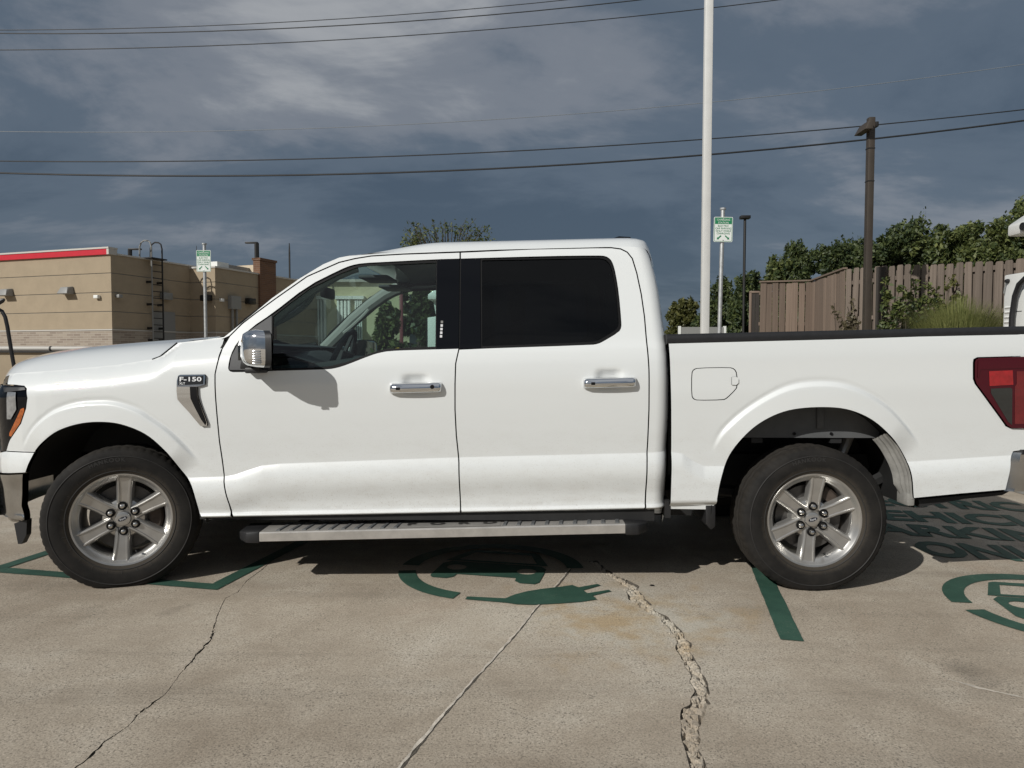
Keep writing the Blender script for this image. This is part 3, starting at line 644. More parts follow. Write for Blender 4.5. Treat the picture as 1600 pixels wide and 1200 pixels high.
def panel(name, loops, kind, m, parent, sgn=-1, off=0.0, thick=0.022, grid=0.022, feats=(), step=0.02):
    """sheet-metal panel: outline(s) in (x, z) laid on the body surface; first loop outer, the rest holes"""
    loops = [dens(lp, step) for lp in loops]
    pts = []; edges = []
    for lp in loops:
        b = len(pts); pts += lp; edges += [(b + i, b + (i + 1) % len(lp)) for i in range(len(lp))]
    A = np.array(loops[0]); lo, hi = A.min(0), A.max(0)
    nx, nz = int((hi[0] - lo[0]) / grid) + 1, int((hi[1] - lo[1]) / grid) + 1
    gx, gz = np.meshgrid(lo[0] + (np.arange(nx) + .5) * grid, lo[1] + (np.arange(nz) + .5) * grid)
    Gp = np.stack([gx.ravel(), gz.ravel()], 1); Gp = Gp + RK * 0
    inside = pip(Gp, loops[0])
    for lp in loops[1:]: inside &= ~pip(Gp, lp)
    Gp = Gp[inside]
    BP = np.array(pts)
    if len(Gp):
        dmin = np.min(np.hypot(Gp[:, None, 0] - BP[None, :, 0], Gp[:, None, 1] - BP[None, :, 1]), 1); Gp = Gp[dmin > grid * .45]
    FP = []
    for ft in feats:
        q = np.array(dens(ft, .012, False)); ins = pip(q, loops[0])
        for lp in loops[1:]: ins &= ~pip(q, lp)
        q = q[ins]
        if len(q): q = q[np.min(np.hypot(q[:, None, 0] - BP[None, :, 0], q[:, None, 1] - BP[None, :, 1]), 1) > .004]
        FP.append(q)
    FP = np.concatenate(FP) if FP and sum(len(q) for q in FP) else np.zeros((0, 2))
    if len(FP) and len(Gp): Gp = Gp[np.min(np.hypot(Gp[:, None, 0] - FP[None, :, 0], Gp[:, None, 1] - FP[None, :, 1]), 1) > .008]
    allp = [Vector(p) for p in pts] + [Vector(p) for p in FP] + [Vector(p) for p in Gp]
    r = geometry.delaunay_2d_cdt(allp, edges, [], 0, 1e-6)
    V = np.array([tuple(v) for v in r[0]]); Tn = np.array([t for t in r[2]]); cen = V[Tn].mean(1)
    ins = pip(cen, loops[0])
    for lp in loops[1:]: ins &= ~pip(cen, lp)
    Tn = Tn[ins]
    e = .003; u = U(V[:, 0], V[:, 1], kind) + off
    ux = (U(V[:, 0] + e, V[:, 1], kind) - U(V[:, 0] - e, V[:, 1], kind)) / (2 * e); uz = (U(V[:, 0], V[:, 1] + e, kind) - U(V[:, 0], V[:, 1] - e, kind)) / (2 * e)
    nn = np.stack([-ux, np.full(len(V), 1.0 * sgn), -uz], 1); nn /= np.linalg.norm(nn, axis=1)[:, None]
    verts = [(float(a), float(sgn * b), float(c)) for (a, c), b in zip(V, u)]; norms = [tuple(n) for n in nn]
    a2 = (V[Tn[:, 1], 0] - V[Tn[:, 0], 0]) * (V[Tn[:, 2], 1] - V[Tn[:, 0], 1]) - (V[Tn[:, 1], 1] - V[Tn[:, 0], 1]) * (V[Tn[:, 2], 0] - V[Tn[:, 0], 0])
    faces = [tuple(int(i) for i in (t if (s > 0) == (sgn < 0) else t[::-1])) for t, s in zip(Tn, a2)]
    if thick:
        cnt = set()
        for t in faces:
            cnt |= {(t[0], t[1]), (t[1], t[2]), (t[2], t[0])}
        bd = [(a, b) for a, b in cnt if (b, a) not in cnt]
        for a, b in bd:
            pa, pb = Vector(verts[a]), Vector(verts[b]); i = Vector((0, -sgn * thick, 0)); k = len(verts)
            fn = (pb - pa).cross(i); fn = -fn.normalized() if fn.length > 1e-9 else Vector((0, 0, 1))
            verts += [tuple(pa), tuple(pb), tuple(pb + i), tuple(pa + i)]; norms += [tuple(-fn)] * 4; faces.append((k + 1, k, k + 3, k + 2))
    me = bpy.data.meshes.new(name); me.from_pydata(verts, [], faces); me.materials.append(M[m])
    me.polygons.foreach_set('use_smooth', [True] * len(me.polygons))
    me.normals_split_custom_set_from_vertices(norms)
    return obj(name, me, parent)
def seam(name, pts, kind, parent, sgn, w=.02, off=-.024):
    """dark seal behind the gap between two panels"""
    pts = dens(pts, .03, False); rows = []
    for i, p in enumerate(pts):
        q0, q1 = pts[max(0, i - 1)], pts[min(len(pts) - 1, i + 1)]; d = math.dist(q0, q1) or 1; nx, nz = -(q1[1] - q0[1]) / d, (q1[0] - q0[0]) / d
        rows.append([(p[0] + nx * s, sgn * (float(U(p[0], p[1], kind)) + off), p[1] + nz * s) for s in (-w, w)])
    return MB().loft(rows).build(name, 'seal', parent, fix=False)
def inset_px(line, dx, dy): return [(x + dx, y + dy) for x, y in line]

# --- outlines surveyed on the photograph (pixels), laid on the body side
CUT_FD = [(364,808),(358,787),(350,753),(343,690),(337,623),(336,585),(341,563),(347,545),(359,525),(378,506),(400,489),(430,467),(480,432),(530,410),(555,404),(580,400),(630,397),(719,394)]
CUT_B = [(719,394),(718,470),(717,540),(712,568),(711,600),(711,640),(713,680),(717,722),(720,801)]
CUT_RD = [(719,394),(830,389),(930,387),(955,387),(970,389),(980,394),(988,404),(995,427),(1002,460),(1007,495),(1011,540),(1014,577),(1014,640),(1012,690),(1011,726),(1007,796)]
OPEN_F = [(719,545),(642,547),(608,548.5),(594,551),(580,555),(542,570),(528,574.5),(515,577),(497,577.5),(412,580),(366,582),(358,580),(356,574),(360,555),(370,535),(392,512),(425,490),(480,447),(530,422),(548,414.5),(566,411),(605,409),(682,405),(719,404)]
OPEN_R = [(719,404),(855,400),(935,399),(947,400),(954,405),(958,412),(962,427),(967,457),(971,502),(971,512),(967,519),(942,534),(934,537.5),(925,539),(718,546)]
def shift(pts, c, k):  # pull a polyline toward a centre by k px
    out = []
    for x, y in pts:
        d = math.hypot(c[0] - x, c[1] - y); out.append((x + (c[0] - x) / d * k, y + (c[1] - y) / d * k))
    return out
def offset_line(pts, k):
    out = []
    for i, p in enumerate(pts):
        a, b = pts[max(0, i - 1)], pts[min(len(pts) - 1, i + 1)]; d = math.dist(a, b); out.append((p[0] - (b[1] - a[1]) / d * k, p[1] + (b[0] - a[0]) / d * k))
    return out
GAP = 1.0
fd_cut = offset_line(CUT_FD, GAP); b_f = offset_line(CUT_B, GAP); b_r = offset_line(CUT_B, -GAP); rd_cut = offset_line(CUT_RD, GAP)
fd_cut[-1] = (717.9, 395); b_f[0] = (717.9, 395); b_r[0] = (720.2, 395); rd_cut[0] = (720.2, 395)
def split_open(b, y): return [p for p in b if p[1] < y], [p for p in b if p[1] > y]
hi_f, lo_f = split_open(b_f, 475); hi_r, lo_r = split_open(b_r, 475)
opf = smooth_loop(OPEN_F, 1); opr = smooth_loop(OPEN_R, 1)
FD = fd_cut[:-1] + [(717.9, 395), (717.9, 404)] + opf[::-1][1:-1] + [(716.2, 545)] + [p for p in lo_f if p[1] > 546]
RD = [(720.2, 395)] + rd_cut[1:] + [(721, 801)] + [p for p in lo_r[::-1] if 548 < p[1] < 800] + [(717.8, 546.5)] + opr[::-1][1:-1] + [(720.2, 404)]
# fender
FEN_TOP = [(14,584),(86,579),(184,570),(240,561),(252,556),(277,536),(330,529.5),(351,526.5)]
fen_cut = offset_line(CUT_FD[:9], -GAP)
FEN_LAMP = [(10,704),(16,687),(33,662),(41,638),(43,622),(42,607),(38,602.5),(24,601),(12,600.5)]
FEN = FEN_TOP + fen_cut[::-1][1:] + [(345,810),(320,812.5),(314,806)] + [p for p in AO['f'][::-1][1:] if p[1] < 704 or p[0] > 100] + [(54,706)] + FEN_LAMP
# bed
BED_FRONT = [(1045,537),(1047,565),(1049,640),(1049,700),(1046,790)]
BED = [(1045,537),(1300,530.5),(1500,524),(1590,520.5),(1618,519.5),(1616,556)] + [(1600,556),(1527,558),(1521,561),(1520,566),(1520,592),(1523,600),(1567,660),(1571,666),(1578,669.5),(1600,670),(1614,670)] + [(1612,700),(1583,705),(1580,712),(1579,718),(1571,765)] + [(1500,771),(1428,778)] + AO['r'][::-1][1:-1] + [(1119,787),(1112,796),(1046,795)] + BED_FRONT[::-1][:-1]
FUEL = [(1080,583),(1083,577),(1090,574.5),(1140,573.5),(1148,576),(1152,583),(1152.5,604),(1150,609),(1136,623),(1130,625.5),(1090,626),(1083,624),(1080,618)]
ROOF_Y = 1.818
def roof_edge():
    f0 = side(543, 400, 'cab'); pts = []
    xe = float(XBK[4][0]); xs = np.linspace(f0[0], xe, 40); zt = f0[1]
    for x in xs:
        full = ROOF_Y + RK * x; t = np.clip((x - f0[0]) / .55, 0, 1); z = zt + (full - zt) * (1 - (1 - t) ** 2.2); z -= .012 * np.clip((x - xe + .12) / .12, 0, 1) ** 2
        pts.append((float(x), float(z)))
    return pts
RE = roof_edge()
PILLAR = [(346,530),(365,515),(395,491),(425,466),(470,434),(505,413),(530,402.5)]
# line of the windshield edge (front of the pillar)
back = [(float(x), float(z)) for x, z in XBK[6:]]
CR_FEATS = [[(float(x), float(z) + d) for x, z in CREASE] for d in (.003, -.003, -.02)]
def ring_feats(k):
    c, (t1, r1), (t2, r2) = FL[k]; out = []
    for f in (1.12, 1.03, .97, .88, .78, .5):
        out.append([(c.x + (np.interp(t, t1, r1) + f * (np.interp(t, t2, r2) - np.interp(t, t1, r1))) * math.cos(t), c.z + (np.interp(t, t1, r1) + f * (np.interp(t, t2, r2) - np.interp(t, t1, r1))) * math.sin(t)) for t in np.linspace(t2[0], t2[-1], 60)])
    return out
LIPF = [[(x, .395 + RK * x + d) for x in np.linspace(-1.6, 1.1, 30)] for d in (.006, .014, .022, .03, .04)]
FEN_xz = S(FEN, 'fender'); FD_xz = S(FD, 'cab'); RD_xz = S(RD, 'cab'); BED_xz = S(BED, 'bed'); FUEL_xz = S(smooth_loop(FUEL, 1, True), 'bed')
cF = (1116, 600); FUEL_in = S(smooth_loop(shift(FUEL, cF, 1.5), 1, True), 'bed')
HANDF = [[(hx + a * .07, hz + .004 + b * .05) for a, b in ((-1.2, k), (1.2, k))] for hx, hz in HANDLES for k in (-1.1, -.8, -.5, 0, .5, .8, 1.1)]
# cab frame: pillar, roof rail and rear corner round the door cuts
fr_cut = S(offset_line(CUT_FD, -GAP)[8:-1], 'cab'); rr_cut = S(offset_line(CUT_RD, -GAP)[1:], 'cab')
pil = S(PILLAR, 'cab')
CAB = pil + RE + back
CAB = CAB[:-1] + [side(1039, 800, 'cab')] + [side(1008.5, 800, 'cab')] + rr_cut[::-1] + [side(719, 392.5, 'cab')] + fr_cut[::-1]

SP = (0.0,)
for sgn in (-1, 1):
    near = sgn < 0
    panel('front_fender', [FEN_xz], 'fender', 'paint', truck, sgn, feats=CR_FEATS + ring_feats('f') + LIPF, grid=.013, step=.012)
    fdoor = panel('front_door', [FD_xz], 'cab', 'paint', truck, sgn, feats=CR_FEATS + LIPF + HANDF, grid=.02)
    rdoor = panel('rear_door', [RD_xz], 'cab', 'paint', truck, sgn, feats=CR_FEATS + LIPF + HANDF, grid=.02)
    bed = panel('bed_side', [BED_xz, FUEL_xz] if near else [BED_xz], 'bed', 'paint', truck, sgn, feats=CR_FEATS + ring_feats('r'), grid=.013, step=.012)
    panel('cab_frame', [CAB], 'cab', 'paint', truck, sgn, feats=CR_FEATS + LIPF, grid=.018, thick=.03)
    if near:
        fdr = panel('fuel_door', [FUEL_in], 'bed', 'paint', bed, sgn, off=-.0005, thick=.01)
        seam('fuel_door_seal', FUEL_xz + FUEL_xz[:1], 'bed', bed, sgn, .012, -.012)
        tb = S([(1143,589.5),(1150,588.5),(1153.5,592),(1153.5,598),(1150,601.5),(1143,601)], 'bed')
        panel('fuel_door_tab', [tb], 'bed', 'paint', fdr, sgn, off=.006, thick=.01, grid=.01)
    seam('door_seal', S(CUT_FD, 'cab'), 'cab', fdoor, sgn); seam('door_seal', S(CUT_B, 'cab'), 'cab', rdoor, sgn); seam('door_seal', S(CUT_RD, 'cab'), 'cab', rdoor, sgn)
    # windows: rubber surround, glass, pillar covers, sail
    def win(opening, glass, par, m):
        a = S(opening, 'cab'); g = S(glass, 'cab')
        panel('window_surround', [a, g], 'cab', 'seal', par, sgn, off=-.006, thick=.012)
        panel('window_glass', [g], 'cab', m, par, sgn, off=-.012, thick=0, grid=.05)
    oF = S(opf, 'cab')
    gF = [(424.5,576.5),(426,494),(455,471.5),(483,451),(532,427),(556,418),(575,415),(606,413.5),(681.5,410),(680,541.5),(642,543),(604,545),(592,547.5),(576,553),(540,566),(515,572),(495,574)]
    sail = [(357.5,578),(361.5,555),(371,537),(393,514),(424,493),(424.5,578)]
    pF = [(683,405.5),(717.8,404.5),(716.4,544.8),(681.5,545.5)]
    full = S([p for p in opf] , 'cab')
    panel('window_surround', [full, S(gF, 'cab')], 'cab', 'seal', fdoor, sgn, off=-.008, thick=.012, grid=.03)
    panel('window_glass', [S(offset_line(gF, 0), 'cab')], 'cab', 'glass', fdoor, sgn, off=-.014, thick=0, grid=.06)
    panel('mirror_sail', [S(sail, 'cab')], 'cab', 'trim_grey', fdoor, sgn, off=-.004, thick=.012, grid=.04)
    panel('pillar_cover', [S(pF, 'cab')], 'cab', 'gloss_black', fdoor, sgn, off=-.004, thick=.012, grid=.04)
    gR = [(753,410),(753,406.5),(757,406.4),(855,404.5),(934,403),(945,404.5),(951,409),(955,416),(958,428),(963,458),(967,503),(966.5,510),(962,516),(940,529.5),(932,533),(923,534.5),(757,540.8),(753,541),(753,537)]
    panel('window_surround', [S(opr, 'cab'), S(smooth_loop(gR, 1, True), 'cab')], 'cab', 'seal', rdoor, sgn, off=-.008, thick=.012, grid=.03)
    panel('window_glass', [S(smooth_loop(gR, 1, True), 'cab')], 'cab', 'tint', rdoor, sgn, off=-.014, thick=0, grid=.06)
    panel('pillar_cover', [S([(720.4,404.5),(750,404),(751,544),(718.4,545.2)], 'cab')], 'cab', 'gloss_black', rdoor, sgn, off=-.004, thick=.012, grid=.04)
    if near:   # entry keypad on the pillar cover
        for k in range(5):
            x0, z0 = side(690.5 - k * .35, 503 + k * 5.6, 'cab'); uu = float(U(x0, z0, 'cab'))
            MB().box(x0 - .006, x0 + .006, -uu - .0005, -uu + .006, z0 - .0065, z0 + .0065).build('keypad_button', 'letter_white' if k else 'fixture', fdoor)
    # handles
    for (hx, hz), par, near_lock in ((HANDLES[0], fdoor, True), (HANDLES[1], rdoor, False)):
        uu = float(np.interp(hz - RK * hx, *T_CAB)); yo = sgn * (uu + .040); yi = sgn * (uu - .004); hz0 = hz - .018
        sec = [(.000, -.026), (.020, -.028), (.036, -.022), (.042, -.006), (.038, .012), (.024, .024), (.004, .026)]
        def hrow(x, k, d): return [(x, sgn * (uu - .004 + a * d), hz0 + RK * (x - hx) + b * k) for a, b in sec]
        xs = [(-.136, .80, .35), (-.132, .95, .75), (-.118, 1, .95), (-.06, 1, 1.05), (0, 1, 1.08), (.06, 1, 1.05), (.118, 1, .95), (.132, .95, .75), (.136, .8, .35)]
        mb = MB(); mb.loft([hrow(hx + a, k, d) for a, k, d in xs], close_u=True)
        n = len(sec); mb.f.append(tuple(range(n))); e0 = (len(xs) - 1) * n; mb.f.append(tuple(range(e0, e0 + n))[::-1])
        hd = mb.build('door_handle', 'chrome', par, smooth=True, ang=50)
        MB().box(hx - .098, hx - .078, sgn * (uu + .030), sgn * (uu + .0425), hz0 - .012, hz0 + .002).build('handle_sensor', 'seal', hd)
        if near_lock:
            ml = MB(); ml.lathe([(0, 0), (.011, 0), (.011, .02)], 16); ml.v = [(hx + .09 + x, sgn * (uu + .0395 - y), hz0 + .005 + z) for x, y, z in ml.v]; ml.build('key_lock', 'seal', hd)
    # bed rail cap
    def railrow(x):
        zz = 1.286 + RK * x; uo = float(U(min(x, 2.95), zz, 'bed')); h = .042
        return [(x, sgn * (uo - .001), zz - .006), (x, sgn * (uo + .003), zz + h * .35), (x, sgn * (uo - .002), zz + h * .8), (x, sgn * (uo - .014), zz + h), (x, sgn * (uo - .075), zz + h * .98), (x, sgn * (uo - .09), zz + h * .6), (x, sgn * (uo - .09), zz - .03)]
    XA = side(1042, 530, 'bed')[0]
    mb = MB().loft([railrow(x) for x in np.linspace(XA, 2.99, 26)]); mb.f += [tuple(range(7)), tuple(range(25 * 7, 26 * 7))]
    mb.build('bed_rail_cap', 'black', truck, smooth=True, ang=50)
# ---------------------------------------------------------------- roof, glass, hood
REp = RE
prof_du = [0, .012, .03, .065, .105, .165, .315, .565, 1.0]; prof_h = [0, .0125, .028, .050, .063, .074, .088, .097, .099]
rows = []
for i, (x, z) in enumerate(REp):
    u0 = float(U(x - .002, z, 'cab')); k = min(1, .25 + .75 * ss((x - REp[0][0]) / .5)); bul = -.05 * (1 - ss((x - REp[0][0]) / .5)); ub = .03 * ss((x - REp[-1][0] + .3) / .3)
    row = []
    for t in np.linspace(-1, 1, 41):
        tt = math.copysign(abs(t) ** .8, t); du = u0 * (1 - abs(tt)); h = float(np.interp(du, prof_du, prof_h)) * k
        row.append((x + bul * (1 - tt * tt) + ub * (1 - tt * tt), tt * u0, z + h))
    rows.append(row)
# roll the rear edge down into the back of the cab
lx = rows[-1]; xe_, ze_ = REp[-1]
for dz in (.008, .018, .032, .05, .075, .11):
    dx = float(np.interp(-(ze_ - dz), -XBK[:, 1], XBK[:, 0])) - xe_
    kk = float(U(xe_ + dx - .001, ze_ - dz, 'cab')) / abs(lx[0][1])
    rows.append([(p[0] + dx, p[1] * kk, p[2] - dz * (1.0 if abs(p[1]) > .6 else 1.3)) for p in lx])
roof = MB().loft(rows).build('roof', 'paint', truck, smooth=True, ang=60)
# brake lamp housing / antenna on the roof
a = at_y(972, 377, -.35); mb = MB()
mb.prism([(a.x - .10, a.z - .03), (a.x - .07, a.z + .014), (a.x - .02, a.z + .030), (a.x + .05, a.z + .026), (a.x + .085, a.z - .03)], 'y', -.36, .36)
mb.build('roof_lamp_housing', 'gloss_black', roof, bevel=.006)
# windshield
pz = [(x + .012, z) for x, z in pil] + [REp[0]]
ws = dens(pz, .05, False); rows = []
for i, (x, z) in enumerate(ws):
    f = i / (len(ws) - 1); u0 = float(np.interp(z - RK * x, *T_CAB)) - .012; bul = -.26 * (1 - f) - .05 * f; hh = .024 * f
    rows.append([(x + bul * (1 - t * t), t * u0, z + hh * (1 - t * t) - .004) for t in np.linspace(-1, 1, 21)])
MB().loft(rows).build('windshield', 'shield', truck, smooth=True, ang=80)
# black edge strip along the pillars
for sgn in (-1, 1):
    MB().tube([(x + .006, sgn * (float(np.interp(z - RK * x, *T_CAB)) - .010), z - .004) for x, z in ws], .009, 6).build('windshield_moulding', 'seal', truck, smooth=True)
# hood
sil = [(-60,602,.55),(8,588,.62),(29,573,.62),(52,563,.60),(95,553,.6),(135,546,.6),(178,541,.6),(239,536,.6),(277,533.5,.6),(330,529,.6)]
crown = np.array([(lambda p: (p.x, p.z))(at_y(a, b, -u)) for a, b, u in sil])
rows = []; seamx = np.array([q[0] for q in S(FEN_TOP, 'fender')]); seamz = np.array([q[1] for q in S(FEN_TOP, 'fender')])
XH1 = side(300, 533, 'fender')[0]
for x in np.concatenate([np.linspace(-2.60, -2.2, 14), np.linspace(-2.17, XH1, 34)]):
    zs = float(np.interp(x, FT[:, 0], FT[:, 1])); us = float(U(x, zs, 'fender')) - .003; zc = float(np.interp(x, crown[:, 0], crown[:, 1])); zc = max(zc, zs + .003)
    row = []
    for t in np.linspace(-1, 1, 49):
        a = abs(t); lift = 1 - max(0, (a - .62) / .38) ** 2.0
        zz = zs + (zc - zs) * lift + .018 * (1 - (a / .7) ** 2 if a < .7 else 0) + .010 * math.exp(-((a - .55) / .06) ** 2)
        xx = x - (.17 * (1 - a ** 2.2) if True else 0) * ss((-2.0 - x) / .6)
        row.append((xx, t * us, zz))
    rows.append(row)
first = rows[0]
rows = [[(p[0] - .02, p[1] * .995, p[2] - .10) for p in first], [(p[0] - .018, p[1], p[2] - .045) for p in first], [(p[0] - .010, p[1], p[2] - .014) for p in first]] + rows
hood = MB().loft(rows).build('hood', 'paint', truck, smooth=True, ang=60)
for sgn in (-1, 1):
    hs = S([(238,561.5),(250,557),(262,547.5),(277,535.5)], 'fender'); MB().tube([(x, sgn * (float(U(x, z, 'fender')) + .001), z) for x, z in hs], .0035, 6).build('hood_gap', 'seal', hood)
# cowl below the windshield
zc0 = pil[0][1]
MB().add([(pil[0][0] - .02, -.88, zc0 - .01), (pil[0][0] + .30, -.84, zc0 - .035), (pil[0][0] + .30, .84, zc0 - .035), (pil[0][0] - .02, .88, zc0 - .01), (pil[0][0] - .30, .7, zc0 + .0), (pil[0][0] - .30, -.7, zc0 + .0)], [(0, 1, 2, 3, 4, 5)]).build('cowl', 'black', truck, fix=False)
MB().add([(XH1 - .05, -.90, zc0 - .05), (XH1 - .05, .90, zc0 - .05), (pil[0][0] + .05, .90, zc0 - .03), (pil[0][0] + .05, -.90, zc0 - .03)], [(0, 1, 2, 3)]).build('cowl_panel', 'black', truck, fix=False)

# ---------------------------------------------------------------- nose
XL0 = side(42, 640, 'fender')[0]
def plan(x, z): return float(U(x, z, 'fender'))
for sgn in (-1, 1):
    # headlight: dark housing wrapped round the corner
    zs_top = at_y(20, 602, -.9).z; zs_bot = at_y(5, 706, -.9).z
    FLm = [side(a, b, 'fender') for a, b in FEN_LAMP[::-1]]       # from top front to bottom
    def lampx(z): return float(np.interp(-z, [-q[1] for q in FLm], [q[0] for q in FLm]))
    rows = []
    for z in np.linspace(zs_top, zs_bot, 14):
        xr = lampx(z) - .004; row = []
        for k in range(12):
            x = xr - (xr + 2.665) * (k / 11) ** .8 if xr > -2.66 else xr; row.append((x, sgn * (plan(x, z) - .004), z))
        rows.append(row)
    hl = MB().loft(rows).build('headlight', 'gloss_black', truck, smooth=True, ang=60)
    def onlamp(pts, name, m, off):
        lp = S(pts, 'fender'); return panel(name, [lp], 'fender', m, hl, sgn, off=off, thick=.006, grid=.012)
    onlamp([(12,612),(25,613),(25.5,640),(17,655),(11,655)], 'headlight_lens', 'lamp_clear', .002)
    onlamp([(38,637),(38.5,642),(32,661),(18,682),(15,681),(15,677),(28,650),(33,639)], 'turn_signal_lens', 'amber', .003)
    onlamp([(6,605),(39,605),(40,609),(24,611),(7,613)], 'headlight_brow', 'black', .004)
    # painted corner below the lamp, then chrome bumper end
    corner = [(-9,709),(10,705.5),(53,707.5),(44,725),(39.5,738),(0,738.5),(-14,739)]
    pxz = [at_y(-14, 739, -.80), at_y(-9, 709, -.80)]
    cz = S(corner, 'fender')
    panel('bumper_cover', [cz], 'fender', 'paint', truck, sgn, thick=.03, grid=.015)
    bz = S([(-14,741),(0,741),(38,740.5),(37,762),(36,790),(40,812),(36,816),(10,812),(0,806),(-14,800)], 'fender')
    bump = panel('front_bumper_end', [bz], 'fender', 'chrome_dusty', truck, sgn, off=.012, thick=.05, grid=.02)
    fl = [at_y(22, 818, -.9), at_y(42, 812, -.9), at_y(41, 836, -.9), at_y(34, 850, -.9), at_y(28, 850, -.9)]
    MB().prism([(p.x, p.z) for p in fl], 'y', sgn * .90, sgn * .86).build('air_deflector', 'black', truck)
# grille, valance and bumper across the front (swept in plan)
def front(name, z0, z1, m, off, u1=.84, n=24):
    rows = []
    for z in np.linspace(z0, z1, 5):
        rows.append([(-2.62 - off - .17 * (1 - (t / 1.0) ** 2) + .10 * max(0, abs(t) - .8) / .2 * .5, t * u1, z) for t in np.linspace(-1, 1, n)])
    mb = MB().loft(rows); b = len(mb.v); back_ = [[(p[0] + .10, p[1], p[2]) for p in rows[0]], [(p[0] + .10, p[1], p[2]) for p in rows[-1]]]
    mb.loft([rows[0], back_[0]]); mb.loft([rows[-1], back_[1]]); return mb.build(name, m, truck, smooth=True, ang=40)
zA = at_y(20, 706, -.9).z
front('grille', zA + .01, at_y(20, 604, -.9).z, 'gloss_black', -.02, .74)
front('valance', zA - .12, zA + .01, 'paint', -.01)
front('front_bumper', zA - .36, zA - .12, 'chrome_dusty', .03)
for k in range(4):
    z = zA + .07 + k * .07; MB().box(-2.80, -2.70, -.60, .60, z, z + .03).build('grille_bar', 'chrome', truck, bevel=.006)

# ---------------------------------------------------------------- fender badge / vent (near side and far side)
for sgn in (-1, 1):
    vent = [(280,587),(283,585.5),(321,585),(322.5,588),(321.5,601),(313,603.5),(309.5,604),(310,617),(313,628),(325,660),(325,665),(315,665.5),(297,644),(284,630),(279,624),(277.5,610),(278,595)]
    vt = panel('fender_vent', [S(vent, 'fender')], 'fender', 'chrome', truck, sgn, off=.012, thick=.014, grid=.012)
    dk = [(298.5,604),(309,604),(309.5,617),(312.5,628),(324,660),(322.5,664),(316,655),(305,634),(299.5,622)]
    panel('vent_slot', [S(dk, 'fender')], 'fender', 'seal', vt, sgn, off=.0145, thick=.004, grid=.012)
    bg_ = [(280.5,588),(319,587),(318.5,600),(280.5,602)]
    panel('badge_plate', [S(bg_, 'fender')], 'fender', 'badge_black', vt, sgn, off=.0150, thick=.004, grid=.012)
    def on_badge(px0, py0, wpx, txt, size_px, bold, nm):
        v, f = text_loops_mesh(txt, 1.0, bold, 'LEFT'); w = max(p[0] for p in v); out = []
        for a, b in v:
            if sgn > 0: a = w - a
            x, z = side(px0 + a / w * wpx, py0 - b * size_px, 'fender'); out.append((x, sgn * (float(U(x, z, 'fender')) + .0165), z))
        MB().add(out, f).build(nm, 'letter_white', vt, fix=False)
    on_badge(282, 595.5, 35, 'F-150', 9.5, .02, 'badge_lettering'); on_badge(282.5, 600.5, 9, 'XLT', 4.6, .02, 'badge_lettering')

# ---------------------------------------------------------------- mirrors
mp_ = at_y(398, 545, -1.16)
for sgn in (-1, 1):
    zb, zt = at_y(395, 574, -1.2).z, at_y(395, 516, -1.2).z; x1 = at_y(409, 545, -1.265).x - .4 * .235; x0 = x1 - .115
    SHR = lambda p: (p[0] + .4 * max(0, abs(p[1]) - 1.03), p[1], p[2])
    H = zt - zb; rows = []
    # shell lofted from the nose of the housing to its open rear face
    for f, a, b, c0, c1 in ((0, .28, .70, .30, .80), (.10, .12, .90, .12, .92), (.30, .04, .98, .04, .98), (.65, .0, 1.02, .0, 1.0), (1.0, -.01, 1.0, .0, 1.0)):
        x = x0 + (x1 - x0) * f; ya, yb = 1.03 + .235 * c0, 1.03 + .235 * c1; za, zb_ = zb + H * a, zb + H * b; row = []
        n = 28
        for k in range(n):
            t = 2 * math.pi * k / n; cx_, sx_ = math.cos(t), math.sin(t); e = .42
            row.append((x + (.02 * (.5 + .5 * cx_)), sgn * ((ya + yb) / 2 + (yb - ya) / 2 * math.copysign(abs(cx_) ** e, cx_)), (za + zb_) / 2 + (zb_ - za) / 2 * math.copysign(abs(sx_) ** e, sx_)))
        rows.append(row)
    rows = [[SHR(p) for p in r_] for r_ in rows]
    mb = MB().loft(rows, close_u=True); mb.f.append(tuple(range(28)))
    mir = mb.build('side_mirror', 'chrome', truck, smooth=True, ang=50)
    rim = [[(p[0] + d, p[1], p[2]) for p in rows[-1]] for d in (-.002, .028)]
    rim = [[(p[0], sgn * (abs(p[1]) + .002 * (1 if abs(p[1]) > 1.15 else -1)), p[2]) for p in r_] for r_ in rim]
    mb = MB().loft(rim, close_u=True); mb.f.append(tuple(range(28, 56))); mb.build('mirror_rim', 'black', mir, smooth=True, ang=50)
    gl_ = [(p[0] + .0295, sgn * (1.148 + (abs(p[1]) - 1.148) * .90), (zb + zt) / 2 + (p[2] - (zb + zt) / 2) * .9) for p in rows[-1]]
    MB().add(gl_, [tuple(range(28))]).build('mirror_glass', 'mirror', mir, fix=False)
    # signal lens on the front/outer face, lower half
    for k in range(6):
        z = zb + H * (.08 + k * .065)
        MB().box(x1 + .05, x1 + .088, sgn * 1.262, sgn * 1.270, z, z + H * .045).build('mirror_lamp_rib', 'lamp_clear', mir, bevel=.002)
    MB().box(x0 + .040, x0 + .062, sgn * 1.07, sgn * 1.14, zb + H * .17, zb + H * .62).build('marker_lamp', 'smoke', mir, bevel=.006)
    MB().prism([(x0 + .02, zb - .012), (x1 - .005, zb - .012), (x1 + .005, zb + H * .25), (x0 + .03, zb + H * .25)], 'y', sgn * .93, sgn * 1.07).build('mirror_arm', 'black', mir, bevel=.008)
    MB().box(x0 + .065, x1 + .03, sgn * 1.0, sgn * 1.12, zb - .032, zb - .002).build('mirror_foot', 'black', mir, bevel=.008)

